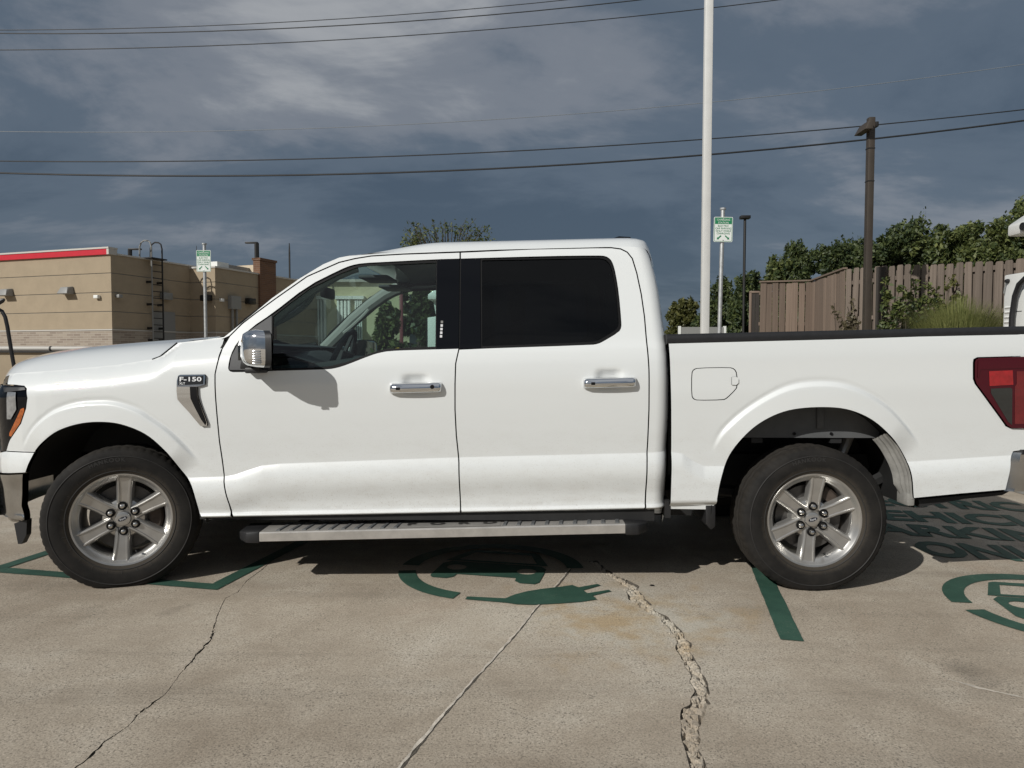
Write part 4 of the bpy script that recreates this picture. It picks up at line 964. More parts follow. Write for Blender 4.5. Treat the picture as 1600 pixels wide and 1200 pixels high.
# ---------------------------------------------------------------- tail: lamps, tailgate, bumper
for sgn in (-1, 1):
    TL = [(1521.5,566),(1523,562),(1528,559.5),(1600,557.5),(1613,557.5),(1611,669),(1600,669),(1579,668.5),(1572.5,665),(1568.5,660),(1524.5,600),(1521.5,592)]
    tl = panel('tail_light', [S(TL, 'bed')], 'bed', 'red_dark', truck, sgn, off=.010, thick=.03, grid=.015)
    def lens(pts, nm, m, off=.0115): panel(nm, [S(pts, 'bed')], 'bed', m, tl, sgn, off=off, thick=.003, grid=.015)
    lens([(1543,580),(1580,578.5),(1581,601),(1544,603)], 'brake_lens', 'red_lens')
    lens([(1546,607),(1577,605.5),(1579.5,608),(1579,664),(1573,659),(1546,614)], 'reverse_lens', 'smoke')
    lens([(1586,580),(1612,580),(1611,662),(1583,662),(1583,604),(1586,600)], 'marker_lens', 'red_mid')
    lens([(1526,563),(1610,561),(1610,575),(1530,577),(1527,590),(1525,590)], 'lamp_surround', 'red_dark', .0125)
MB().box(2.955, 3.005, -.84, .84, .66, 1.372).build('tailgate', 'paint', truck, bevel=.015)
MB().box(2.94, 3.01, -.85, .85, 1.374, 1.40).build('tailgate_cap', 'black', truck, bevel=.008)
by0, by1 = at_y(1584, 706, -.97).z, at_y(1584, 768, -.97).z
xb0, xb1 = side(1582, 708, 'bed')[0], 3.14
rows = []
for (dx0, zz) in ((.012, by0 + .01), (.0, by0 - .01), (-.008, by0 - .06), (-.022, by1 + .02), (-.03, by1)):
    rows.append([(xb0 + dx0, -.80, zz), (xb0 + dx0, -.955, zz), (xb0 + dx0 + .04, -.975, zz), (xb1 - .16, -.965, zz), (xb1 - .06, -.90, zz), (xb1, -.6, zz), (xb1 + .03, 0, zz), (xb1, .6, zz), (xb1 - .06, .90, zz), (xb1 - .16, .965, zz), (xb0 + dx0 + .04, .975, zz), (xb0 + dx0, .955, zz), (xb0 + dx0, .80, zz)])
mb = MB().loft(rows); mb.f.append(tuple(range(13)))
rb = mb.build('rear_bumper', 'chrome_dusty', truck, smooth=True, ang=35)
mb = MB(); mb.loft([[(p[0] - .004, p[1] * 1.001, by0 + .012) for p in rows[0]], [(p[0] - .006, p[1] * 1.002, by0 - .014) for p in rows[0]]]); mb.f.append
mb.loft([[(p[0] - .004, p[1], by0 + .012) for p in rows[0]], [(p[0] + .02, p[1] * .8, by0 + .012) for p in rows[0]]]); mb.build('bumper_top_pad', 'black', rb)

# ---------------------------------------------------------------- bed tub, wheel wells, underbody
BX0, BX1 = side(1049, 640, 'bed')[0], 2.95
mb = MB(); mb.box(BX0 + .01, BX1, -.80, .80, .80, .83); mb.box(BX0 + .005, BX0 + .04, -.90, .90, .60, 1.30)
for s_ in (-1, 1):
    mb.box(BX0 + .03, BX1, s_ * .80, s_ * .83, .80, 1.29)
mb.build('bed_tub', 'black', truck)
def well(c, k, ymid, mname, name, zcut=None):
    t1, r1 = FL[k][1]
    for sgn in (-1, 1):
        rows = []
        for t in np.linspace(t1[0] - .12, t1[-1] + .12, 34):
            r = float(np.interp(t, t1, r1)) + .012
            rows.append([(c.x + r * math.cos(t), sgn * y, c.z + r * math.sin(t)) for y in (.955, .85, .7, ymid)])
        mb = MB().loft(rows)
        cb = len(mb.v); mb.v += [r_[-1] for r_ in rows]; mb.v.append((c.x, sgn * ymid, c.z)); n = len(rows)
        mb.f += [(cb + i, cb + i + 1, cb + n) for i in range(n - 1)]
        mb.build(name, mname, truck, smooth=True, ang=50, fix=False)
well(HF, 'f', .50, 'chassis', 'wheel_well')
well(HR, 'r', .45, 'chassis', 'wheel_well')
# inner bed wall seen above the rear tyre, with its stiffening rib and bolts; splash flange behind the tyre
for sgn in (-1, 1):
    zl = at_y(1280, 682, -.80).z; xa, xb_ = at_y(1168, 680, -.8).x, at_y(1380, 680, -.8).x
    t1, r1 = FL['r'][1]; top = [(HR.x + (np.interp(t, t1, r1) + .008) * math.cos(t), HR.z + (np.interp(t, t1, r1) + .008) * math.sin(t)) for t in np.linspace(t1[0], t1[-1], 60)]
    top = [p for p in top if p[1] > zl]
    poly = [(top[-1][0], zl), (top[0][0], zl)] + top
    iw = MB().prism(poly, 'y', sgn * .86, sgn * .84).build('inner_bed_wall', 'liner', truck)
    px_ = at_y(1281, 660, -.86); MB().box(px_.x - .02, px_.x + .02, sgn * .86, sgn * .872, px_.z - .035, px_.z + .10).build('wall_rib', 'liner', iw, bevel=.008)
    for bx_ in (1242, 1300, 1377):
        p_ = at_y(bx_, 678, -.87); ml = MB().lathe([(0, 0), (.008, 0), (.009, .006)], 10); ml.v = [(p_.x + x, sgn * (.866 - y), p_.z + z) for x, y, z in ml.v]; ml.build('wall_bolt', 'seal', iw)
    for bx_ in (1178, 1300):
        p_ = at_y(bx_, 686, -.8); MB().box(p_.x - .03, p_.x + .03, sgn * .70, sgn * .85, zl - .03, zl - .004).build('wall_bracket', 'chassis', iw)
    ang = np.linspace(t1[0] - .02, t1[0] + .66, 22); rows = []
    for i, t in enumerate(ang):
        ro = float(np.interp(t, t1, r1)); row = []
        wdt = .085
        for j in range(15):
            f = j / 14; rr = ro - .004 - .05 * ss(f) * min(1, i / 6 + .15) + .005 * math.cos(f * 5 * math.pi * 2); y = .975 - wdt * f
            row.append((HR.x + rr * math.cos(t), sgn * y, HR.z + rr * math.sin(t)))
        rows.append(row)
    MB().loft(rows).build('splash_flange', 'liner_pale', truck, smooth=True, ang=80)
    p0, p1 = at_y(1416, 772, -.96), at_y(1428, 794, -.96)
    MB().box(p0.x, p1.x, sgn * .97, sgn * .86, p1.z + .012, p0.z + .005).build('flange_foot', 'liner_pale', truck, bevel=.01)
    # lower dark valance behind and ahead of the rear wheel
    q = [at_y(1430, 779, -.9), at_y(1571, 766, -.9), at_y(1560, 772, -.9), at_y(1500, 778, -.9), at_y(1432, 791, -.9)]
    MB().prism([(p.x, p.z) for p in q], 'y', sgn * .93, sgn * .30).build('rear_underside', 'chassis', truck)
    q = [at_y(1103, 785, -.96), at_y(1119, 783, -.96), at_y(1119, 824, -.96), at_y(1112, 829, -.96), at_y(1104, 820, -.96)]
    MB().prism([(p.x, p.z) for p in q], 'y', sgn * .95, sgn * .66).build('mud_flap', 'black', truck, bevel=.006)
    MB().box(side(1042, 780, 'bed')[0], side(1050, 780, 'bed')[0], sgn * .95, sgn * .80, .38, .47).build('body_mount', 'chassis', truck)
    # sill / rocker underside
    MB().box(-1.42, 1.02, sgn * .80, sgn * .935, .36, .43).build('rocker', 'chassis', truck)
    # frame rails, leaf spring, axle parts
    MB().box(-2.5, 2.85, sgn * .42, sgn * .50, .48, .66).build('frame_rail', 'chassis', truck)
    MB().tube([(.95, sgn * .62, .62), (1.4, sgn * .62, .47), (1.85, sgn * .62, .44), (2.3, sgn * .62, .50), (2.6, sgn * .62, .66)], .035, 6).build('leaf_spring', 'chassis', truck)
    MB().tube([(2.02, sgn * .66, .40), (2.20, sgn * .60, .78)], .028, 10).build('shock_absorber', 'steel', truck, smooth=True)
MB().tube([(HR.x, -.80, HR.z), (HR.x, -.2, HR.z), (HR.x, .2, HR.z), (HR.x, .80, HR.z)], [.05, .05, .05, .05], 12).build('rear_axle', 'chassis', truck, smooth=True)
MB().lathe([(0, -.16), (.10, -.15), (.16, -.06), (.16, .06), (.10, .15), (0, .16)], 18).build('differential', 'chassis', truck, smooth=True).location = (HR.x, 0, HR.z)
MB().tube([(-1.0, .25, .42), (.4, .3, .40), (1.2, .32, .46), (1.75, .5, .62), (2.2, .6, .56), (2.8, .75, .46)], .04, 10).build('exhaust_pipe', 'rust', truck, smooth=True)
MB().tube([(-1.0, 0, .50), (1.75, 0, .40)], .05, 10).build('drive_shaft', 'chassis', truck, smooth=True)
MB().box(.9, 1.25, -.80, .80, .36, .50).build('fuel_tank_strap', 'chassis', truck)
MB().box(-1.6, -.2, -.45, .45, .34, .70).build('gearbox', 'chassis', truck, bevel=.06)
MB().box(-2.45, -1.55, -.48, .48, .40, 1.0).build('engine_block', 'chassis', truck)
MB().box(.1, 1.1, -.78, -.50, .36, .60).build('fuel_tank', 'chassis', truck, bevel=.04)
MB().lathe([(.10, -.10), (.36, -.10), (.385, -.06), (.385, .06), (.36, .10), (.10, .10)], 30).build('spare_tyre', 'rubber', truck, smooth=True).matrix_world = Matrix.Translation((2.42, 0, .62)) @ Matrix.Rotation(R(90), 4, 'X')
MB().box(-1.55, 1.0, -.85, .85, .44, .50).build('cab_floor', 'chassis', truck)

# ---------------------------------------------------------------- running boards
for sgn in (-1, 1):
    rb0, rb1 = at_y(405, 839, -1.03), at_y(977, 826, -1.03); sl = (rb1.z - rb0.z) / (rb1.x - rb0.x)
    zt = lambda x: rb0.z + .024 + sl * (x - rb0.x)
    xs = (rb0.x, rb1.x); rows = []
    for x in xs: rows.append([(x, sgn * 1.018, zt(x) - .052), (x, sgn * 1.03, zt(x) - .048), (x, sgn * 1.03, zt(x) - .006), (x, sgn * 1.024, zt(x)), (x, sgn * .82, zt(x) + .002), (x, sgn * .815, zt(x) - .05)])
    board = MB().loft(rows, close_u=True).build('running_board', 'steel', truck)
    def top(x, u, d): return (x, sgn * u, zt(x) + d)
    Lb = xs[1] - xs[0]
    pads = [(xs[0] + .10, xs[0] + Lb * .375), (xs[0] + Lb * .675, xs[1] - .03)]
    for a_, b_ in pads:
        n = int((b_ - a_) / .067)
        for k in range(n + 1):
            x = a_ + (b_ - a_) * k / n
            mb = MB(); mb.add([top(x - .020, 1.008, .001), top(x + .003, 1.008, .001), top(x + .022, .845, .001), top(x - .001, .845, .001), top(x - .017, 1.004, .006), top(x - .001, 1.004, .006), top(x + .018, .849, .006), top(x + .003, .849, .006)], [(4,5,6,7),(0,1,5,4),(1,2,6,5),(2,3,7,6),(3,0,4,7)])
            mb.build('tread_cleat', 'liner', board)
    xm = xs[0] + Lb * .52; hw = Lb * .14
    pad = MB(); pad.add([top(xm - hw, 1.01, .002), top(xm + hw, 1.01, .002), top(xm + hw, .845, .003), top(xm - hw, .845, .003)], [(0,1,2,3)]); pad.build('name_pad', 'steel', board, fix=False)
    for q_, ch_ in enumerate('FORD'): text_obj('pad_lettering', ch_, lambda a, b: top(xm + (a + (q_ - 1.5) * .14) * (1 if sgn < 0 else -1), .965 - b * .7, .006), 'iron', board, size=.10, bold=.004)
    for x, d in ((xs[0], -1), (xs[1], 1)):
        z = zt(x); e = .125
        mb = MB(); A = [(x, 1.034, z - .058), (x, 1.034, z + .004), (x, .822, z + .006), (x, .822, z - .055)]; B = [(x + d * e * .55, 1.034, z - .058), (x + d * e * .55, 1.034, z), (x + d * e, .822, z), (x + d * e, .822, z - .05)]; C_ = [(x + d * e, .98, z - .05), (x + d * e, .98, z - .004)]
        pts = [(a[0], sgn * a[1], a[2]) for a in A + B + C_]
        mb.add(pts, [(0,1,2,3),(0,4,5,1),(1,5,9,6,2),(2,6,7,3),(0,3,7,8,4),(4,8,9,5),(8,7,6,9)]); mb.build('board_end_cap', 'black', board, bevel=.008)
    for x in (-.9, 0.0, .75): MB().box(x - .03, x + .03, sgn * .62, sgn * .90, zt(x) - .04, zt(x) + .0).build('board_bracket', 'chassis', board)

# ---------------------------------------------------------------- wheels
def wheel_meshes():
    W = {}
    RT = .385
    prof = [(.226, -.10), (.236, -.105), (.25, -.118), (.29, -.130), (.325, -.131), (.352, -.125), (.366, -.118), (.374, -.108), (.380, -.096), (.383, -.084), (.383, -.060), (.376, -.057), (.376, -.048), (.385, -.045), (.385, -.018), (.377, -.015), (.377, -.006), (.385, -.003)]
    prof = prof + [(r, -y) for r, y in prof[::-1]]
    n = 240; rows = []
    for k in range(n):
        a = 2 * math.pi * k / n; row = []
        for r, y in prof:
            ay = abs(y)
            if .062 > ay > .0 and r > .382: r2 = r - (.003 if (k // 2) % 3 == 0 else 0)
            elif ay >= .084 and .370 < r < .384: r2 = r - (.003 if k % 4 == 0 else 0)
            else: r2 = r
            row.append((r2 * math.cos(a), y, r2 * math.sin(a)))
        rows.append(row)
    W['tyre'] = MB().loft(rows, close_v=True)
    # sidewall rings (raised rim guards) and lettering
    rg = MB()
    for rr, y in ((.262, -.1228), (.338, -.1300)): rg.lathe([(rr - .003, y + .0015), (rr - .001, y - .0018), (rr + .001, y - .0018), (rr + .003, y + .0015)], 96)
    for k in range(24):
        a = 2 * math.pi * k / 24 + .05; c, s = math.cos(a), math.sin(a); t = (-s, c)
        q = []
        for rr, y in ((.266, -.1255), (.284, -.1302)):
            for w in (-.0012, .0012): q.append((rr * c + t[0] * w, y, rr * s + t[1] * w))
        rg.add(q, [(0, 1, 3, 2)])
    W['sidewall_ring'] = rg
    v, f = text_loops_mesh('HANKOOK', .030, .0008, 'CENTER', 1.25); tx = MB()
    for sh in (0,):
        tx.add([((.312 + b) * math.sin(a / .325 + sh), -.1326 + .0004, (.312 + b) * math.cos(a / .325 + sh)) for a, b in v], f)
    W['sidewall_lettering'] = tx
    rim = MB(); rim.lathe([(.228, -.098), (.240, -.104), (.246, -.108), (.247, -.112), (.244, -.114), (.236, -.112), (.229, -.104), (.222, -.094), (.214, -.086), (.207, -.080), (.203, -.070), (.203, -.045), (.200, -.020)], 96)
    W['rim'] = rim
    br = MB(); br.lathe([(.232, -.104), (.200, -.05), (.196, .02), (.205, .09), (.228, .105)], 64); W['rim_barrel'] = br
    sp = MB(); st = []
    for r, hw, y in ((.050, .034, -.074), (.085, .031, -.078), (.13, .0315, -.083), (.175, .034, -.088), (.205, .037, -.091), (.222, .0385, -.093)):
        cs = [(-(hw + .011), .040), (-(hw + .006), .010), (-hw, .0005), (-hw + .004, -.003), (-hw + .010, -.003), (-hw + .014, .0015), (0, .002), (hw - .014, .0015), (hw - .010, -.003), (hw - .004, -.003), (hw, .0005), (hw + .006, .010), (hw + .011, .040)]
        st.append([(o_, y + d, r) for o_, d in cs])
    sp.loft(st); sp.loft([[p for p in st[-1]], [(p[0], p[1] + .02, p[2] + .004) for p in st[-1]]]); W['spoke'] = sp
    hub = MB(); hub.lathe([(.0, -.070), (.045, -.070), (.060, -.068), (.080, -.067), (.100, -.060), (.108, -.045), (.110, -.02)], 48); W['hub_dish'] = hub
    ln = MB(); ln.lathe([(0, -.101), (.005, -.100), (.010, -.097), (.0125, -.089), (.0145, -.085), (.0155, -.078), (.0155, -.060)], 12); W['lug_nut'] = ln
    lh = MB(); lh.lathe([(.0150, -.0795), (.0225, -.0815), (.0225, -.060)], 20); W['lug_recess'] = lh
    cc = MB(); cc.lathe([(0, -.090), (.028, -.0895), (.036, -.087), (.0385, -.083), (.040, -.066)], 36); W['centre_cap'] = cc
    em = MB(); em.add([(.024 * math.cos(a), -.0905, .0105 * math.sin(a)) for a in [k / 28 * 6.2832 for k in range(28)]], [tuple(range(28))]); W['emblem'] = em
    v, f = text_loops_mesh('Ford', .016, .0, 'CENTER', .95)
    et = MB(); et.add([(a, -.0912, b - .005) for a, b in v], f); W['emblem_script'] = et
    dk = MB(); dk.lathe([(0, -.035), (.085, -.035), (.09, -.02), (.172, -.02), (.172, .008), (.05, .008)], 56); W['wheel'] = dk
    cal = MB(); cal.lathe([(.125, -.045), (.178, -.045), (.190, -.03), (.190, .04), (.125, .04)], 14, R(-28), R(28)); W['brake_caliper'] = cal
    vs_ = MB().tube([(.190, -.098, 0), (.178, -.118, 0)], [.006, .004], 8); W['valve_stem'] = vs_
    return W
WM = wheel_meshes()
WMAT = {'tyre': 'rubber', 'sidewall_ring': 'rubber_mark', 'sidewall_lettering': 'rubber_mark', 'rim': 'alloy', 'rim_barrel': 'alloy_dark', 'spoke': 'alloy', 'hub_dish': 'alloy', 'lug_nut': 'chrome_dusty', 'lug_recess': 'seal', 'centre_cap': 'alloy', 'emblem': 'emblem', 'emblem_script': 'letter_white', 'wheel': 'iron', 'brake_caliper': 'rust', 'valve_stem': 'seal'}
for k_, mb_ in WM.items(): mb_.v = [(x * 1.015, y, z * 1.015) for x, y, z in mb_.v]
meshes = {}
for k, mb in WM.items():
    o = mb.build(k, WMAT[k], None, smooth=True, ang=32 if k != 'tyre' else 28, fix=k in ('tyre', 'rim', 'rim_barrel', 'wheel', 'brake_caliper', 'lug_nut', 'centre_cap', 'hub_dish')); meshes[k] = o.data; bpy.data.objects.remove(o)
def make_wheel(loc, rz, spin, caliper_side):
    MR = Matrix.Translation(loc) @ Matrix.Rotation(rz, 4, 'Z')
    w = obj('wheel', meshes['wheel'], truck); w.matrix_world = MR
    tm = meshes['tyre'].copy()
    for v in tm.vertices:                       # the tyre flattens where it stands
        zz = v.co.z + loc[2]
        if zz < .004: v.co.z = .0005 + (zz - .004) * .01 - loc[2] + .003; v.co.y *= 1.0 + .03
    def ch(k, ang=0, ax='Y', extra=None):
        o = obj(k, tm if k == 'tyre' else meshes[k], w); o.matrix_local = Matrix.Rotation(ang, 4, 'Y') @ (extra or Matrix.Identity(4)); return o
    ch('tyre'); ch('rim', spin); ch('rim_barrel'); ch('sidewall_ring', spin); ch('sidewall_lettering', spin - .25); ch('hub_dish', spin); ch('centre_cap'); ch('emblem', spin - .45); ch('emblem_script', spin - .45)
    ch('valve_stem', spin + 1.15)
    for k in range(6):
        a = spin + k * math.pi / 3; ch('spoke', a)
        e = Matrix.Translation((0, 0, .0685)); ch('lug_nut', a - .08, 'Y', e); ch('lug_recess', a - .08, 'Y', e)
    ch('brake_caliper', caliper_side)
    return w
make_wheel(Vector((HF.x - .035, -.862, HF.z)), R(19), R(3.4), R(0))
make_wheel(Vector((HR.x, -.862, HR.z)), 0, R(6.7), R(-35))
make_wheel(Vector((HF.x, .862, HF.z)), R(180 + 19), R(20), R(0)); make_wheel(Vector((HR.x, .862, HR.z)), R(180), R(40), R(-35))

# ---------------------------------------------------------------- cabin
# back wall of the cab with its window
xbk = lambda z: float(np.interp(-z, -XBK[:, 1], XBK[:, 0]))
rows = []
for z in np.linspace(.42, 1.80, 22):
    u0 = float(np.interp(z - RK, *T_CAB)) - .060; rows.append([(xbk(z) - .012 + .02 * (1 - t * t), t * u0, z) for t in np.linspace(-1, 1, 15)])
mbk = MB(); lower = [r_ for r_ in rows if r_[0][2] < 1.28]; upper = [r_ for r_ in rows if r_[0][2] > 1.20]
mbk.loft(lower); MBp = mbk.build('cab_back', 'paint', truck, smooth=True, ang=60)
for sl_ in (slice(0, 4), slice(-4, None)): MB().loft([r_[sl_] for r_ in upper]).build('cab_back_pillar', 'paint', truck, smooth=True, ang=60)
MB().loft([r_[3:-3] for r_ in upper]).build('rear_window', 'tint', truck, smooth=True, ang=60)
# headliner, inner pillars, door trims
rows = []
for (x, z) in REp[2::4]:
    u0 = float(np.interp(z - RK * x, *T_CAB)) - .05; rows.append([(x + .03, t * u0, z - .01 + .05 * (1 - t ** 4)) for t in np.linspace(-1, 1, 15)])
MB().loft(rows).build('headliner', 'cabin', truck, smooth=True)
for sgn in (-1, 1):
    # A pillar trim with grab handle
    for (nm, pts, w) in (('pillar_trim', [(x + .035, z - .035) for x, z in pz], .050),):
        MB().tube([(x, sgn * (float(np.interp(z - RK * x, *T_CAB)) - .07), z) for x, z in dens(pts, .08, False)], w, 10).build(nm, 'cabin_pale', truck, smooth=True)
    gh = dens([(x + .06, z - .05) for x, z in pz], .05, False); n = len(gh); gh = gh[int(n * .30):int(n * .68)]
    MB().tube([(x + .03 * math.sin(math.pi * i / (len(gh) - 1)), sgn * (float(np.interp(z - RK * x, *T_CAB)) - .13 - .045 * math.sin(math.pi * i / (len(gh) - 1))), z) for i, (x, z) in enumerate(gh)], .016, 8).build('grab_handle', 'cabin_pale', truck, smooth=True)
    bx, bz = side(716, 470, 'cab')
    MB().prism([(bx - .10, 1.27), (bx + .10, 1.27), (bx + .08, 1.74), (bx - .07, 1.74)], 'y', sgn * .775, sgn * .74).build('b_pillar_trim', 'cabin', truck)
    for xa, xb_ in ((side(345, 700, 'cab')[0] + .05, side(700, 700, 'cab')[0]), (side(730, 700, 'cab')[0], side(1000, 700, 'cab')[0])):
        mb = MB().prism([(xa, .48), (xb_, .48), (xb_, 1.255 + RK * xb_), (xb_ - .4, 1.245), (xa + .45, 1.20), (xa, 1.17)], 'y', sgn * .93, sgn * .86); mb.build('door_trim', 'cabin', truck)
# dashboard
xd = pil[0][0]
mb = MB(); secs = []
for t in np.linspace(-1, 1, 9):
    b = -.12 * (1 - t * t)
    secs.append([(xd - .05 + b, t * .86, 1.22), (xd + .10 + b * .6, t * .86, 1.245), (xd + .36, t * .86, 1.235 + (.035 if -.75 < t < -.1 else 0)), (xd + .46, t * .86, 1.20), (xd + .48, t * .86, 1.05), (xd + .38, t * .86, .85), (xd + .30, t * .86, .60)])
MB().loft(secs).build('dashboard', 'cabin', truck, smooth=True, ang=40)
MB().box(xd + .40, xd + .43, -.16, .14, 1.10, 1.30).build('centre_screen', 'screen', truck, bevel=.01)
# steering wheel
swc = at_y(522, 527, -.42); swx = Matrix.Translation((swc.x + .04, -.42, 1.215)) @ Matrix.Rotation(R(-66), 4, 'Y')
tor = MB(); rows = []
for k in range(40):
    a = 2 * math.pi * k / 40; rows.append([((.185 + .016 * math.cos(b)) * math.cos(a), (.185 + .016 * math.cos(b)) * math.sin(a), .016 * math.sin(b)) for b in [j / 8 * 6.2832 for j in range(8)]])
tor.loft(rows, close_u=True, close_v=True); tor.box(-.17, .17, -.02, .02, -.012, .004); tor.box(-.06, .06, -.06, .06, -.05, .01); tor.box(-.02, .02, -.02, .02, -.35, -.03)
sw = tor.build('steering_wheel', 'cabin', truck, smooth=True, ang=40); sw.matrix_world = swx
# seats
def seat(x, y, w, nm):
    s = MB().box(x - .02, x + .50, y - w / 2, y + w / 2, .62, .86).build(nm, 'cloth', truck, bevel=.05)
    b = MB(); b.add([(x + .42, y - w / 2, .80), (x + .60, y - w / 2, .80), (x + .60, y + w / 2, .80), (x + .42, y + w / 2, .80), (x + .60, y - w * .44, 1.42), (x + .72, y - w * .44, 1.42), (x + .72, y + w * .44, 1.42), (x + .60, y + w * .44, 1.42)], [(0,3,2,1),(4,5,6,7),(0,1,5,4),(1,2,6,5),(2,3,7,6),(3,0,4,7)]); b.build('seat_back', 'cloth', s, bevel=.045)
    MB().box(x + .62, x + .72, y - .13, y + .13, 1.45, 1.64).build('head_restraint', 'cloth', s, bevel=.035)
xs0 = at_y(640, 600, -.42).x
seat(xs0 - .02, -.42, .52, 'front_seat'); seat(xs0 - .02, .42, .52, 'front_seat'); 
MB().box(.45, .95, -.75, .75, .55, .86).build('rear_seat', 'cloth', truck, bevel=.04); MB().box(.88, 1.0, -.72, .72, .80, 1.45).build('rear_seat_back', 'cloth', truck, bevel=.03)
# rear-view mirror and its stalk
rm = at_y(512, 458, -.05); MB().box(rm.x - .02, rm.x + .02, -.17, .07, rm.z - .035, rm.z + .035).build('rear_view_mirror', 'seal', truck, bevel=.012)
MB().tube([(rm.x - .01, -.05, rm.z + .02), (rm.x - .12, -.05, rm.z + .06)], .012, 6).build('mirror_stalk', 'seal', truck)
for sgn in (-1, 1): MB().box(xd + .62, xd + .80, sgn * .30 - .16, sgn * .30 + .16, 1.70, 1.72).build('sun_visor', 'cabin', truck, bevel=.008)
# ================================================================== surroundings
def V3(p, z=None): return Vector((p.x, p.y, p.z if z is None else z))
# ---------------------------------------------------------------- the beige building with the red band
BA = R(18)
BX, BY = Vector((math.sin(BA), math.cos(BA), 0)), Vector((-math.cos(BA), math.sin(BA), 0))   # along the shaded wall / along the sunlit wall
K0 = at_d(176, 545, 30.0); K0.z = 0
def zat(px, py, P):                            # height at which the sight line passes over ground point P
    d = ray(px, py); t = ((P.x - CAM.x) ** 2 + (P.y - CAM.y) ** 2) ** .5 / (d.x ** 2 + d.y ** 2) ** .5; return CAM.z + d.z * t
def along(P, D, px):                           # how far along D from P the sight column px is met
    d = ray(px, 553); a = Matrix(((D.x, -d.x), (D.y, -d.y))); b = Vector((CAM.x - P.x, CAM.y - P.y)); return (a.inverted() @ b)[0]
HB = zat(176, 397, K0)
bld = thing('retail_building', 'beige stucco shop building with a red band along its sunlit parapet', 'building', K0, -BA)
# local frame of the building: x = along the sunlit wall toward the right (-BY), y = along the shaded wall, away (BX)
def bl(x, y, z): return (x, y, z)
s1 = along(K0, BX, 299); P1 = K0 + BX * s1; s2 = along(P1, -BY, 338); P2 = P1 - BY * s2; s3 = along(P2, BX, 405); P3 = P2 + BX * s3
LW = 26.0
def wall_box(nm, x0, x1, y0, y1, z0, z1, m, par=None, bev=0): return MB().box(x0, x1, y0, y1, z0, z1).build(nm, m, par or bld, bevel=bev)
zbr = zat(176, 516, K0); z_bb = 0.0
reveals = [zat(176, y, K0) for y in (427, 457, 487)]
lv = [zbr] + reveals[::-1] + [HB]
# wall courses: stucco lifts separated by recessed joints
for i in range(len(lv) - 1):
    a, b = lv[i] + (.03 if i else .06), lv[i + 1] - .0
    wall_box('wall_course', -LW, 0, 0, 20, a, b, 'stucco'); wall_box('wall_course', -.5, s2, s1, 20, a, b - (.0 if i < len(lv) - 2 else .12), 'stucco')
wall_box('wall_core', -LW + .03, -.03, .03, 19.9, 0, HB - .05, 'fixture'); wall_box('wall_core', -.6, s2 - .03, s1 + .03, 19.9, 0, HB - .3, 'fixture')
wall_box('brick_base', -LW, .04, -.04, 19.8, 0, zbr, 'brick_pale'); wall_box('brick_base', .0, s2 + .04, s1 - .04, 19.8, 0, zbr, 'brick_pale')
wall_box('brick_sill', -LW, .07, -.07, 19.8, zbr, zbr + .05, 'coping'); wall_box('brick_sill', .0, s2 + .07, s1 - .07, 19.8, zbr, zbr + .05, 'coping')
rb0_, rb1_ = zat(172, 397, K0), zat(172, 387, K0)
wall_box('red_band', -LW, -.10, -.10, .3, HB - .02, rb1_ - .04, 'red_band'); wall_box('parapet_coping', -LW, .03, -.13, .34, rb1_ - .04, rb1_ + .03, 'coping'); wall_box('red_band_end', -.10, .02, -.11, .32, HB - .02, rb1_ - .03, 'coping')
wall_box('roof_coping', -.2, .05, .3, 20, HB - .01, HB + .06, 'coping'); wall_box('roof_coping', .0, s2 + .05, s1 - .04, 20, HB - .12, HB - .04, 'coping')
# wall-pack lights on the sunlit wall
for px, py in ((17, 459), (111, 456)):
    s = along(K0, BY, px); z = zat(px, py, K0 + BY * s); MB().add([(-s - .30, -.02, z - .12), (-s + .30, -.02, z - .12), (-s + .30, -.38, z - .10), (-s - .30, -.38, z - .10), (-s - .26, -.02, z + .22), (-s + .26, -.02, z + .22), (-s + .2, -.26, z + .18), (-s - .2, -.26, z + .18)], [(0,3,2,1),(4,5,6,7),(0,1,5,4),(1,2,6,5),(2,3,7,6),(3,0,4,7)]).build('wall_light', 'fixture', bld, bevel=.02)
for px, py in ((156, 464),):
    s = along(K0, BY, px); z = zat(px, py, K0 + BY * s); MB().box(-s - .12, -s + .12, -.16, 0, z - .07, z + .07).build('security_camera', 'white_trim', bld, bevel=.02)
def on_shade(px, py): s = along(K0, BX, px); return s, zat(px, py, K0 + BX * s)
for px, py, w, h in ((185, 463, .1, .07), (259, 463, .28, .16)):
    s, z = on_shade(px, py); MB().box(0, .22, s - w, s + w, z - h, z + h).build('wall_light', 'fixture', bld, bevel=.02)
# roof ladder with hooped hand rails
s, zt_ = on_shade(240, 385); s0_, z0_ = on_shade(244, 534); w = .30
lad = []
for e in (-w, w):
    mb = MB().tube([(.30, s + e, z0_), (.30, s + e, HB + .1), (.30, s + e, zt_ - .1), (.24, s + e, zt_ + .12), (.1, s + e, zt_ + .2), (-.1, s + e, zt_ + .22), (-.28, s + e, zt_ + .14), (-.37, s + e, zt_ - .05), (-.38, s + e, HB)], .035, 6)
    lad.append(mb.build('ladder_rail', 'dark_metal' if e > 0 else 'fixture', bld))
for k in range(18):
    z = z0_ + .15 + k * .30
    if z < HB + .1: MB().tube([(.30, s - w, z), (.30, s + w, z)], .022, 5).build('ladder_rung', 'dark_metal', bld)
for z in (HB - 1.0, HB - 2.0, HB - 3.6, z0_ + .6):
    for e in (-w, w): MB().box(0, .30, s + e - .04, s + e + .04, z - .05, z + .05).build('ladder_bracket', 'dark_metal', bld)
MB().box(-.4, .45, s - .45, s + .45, HB + .03, HB + .08).build('ladder_landing', 'dark_metal', bld)
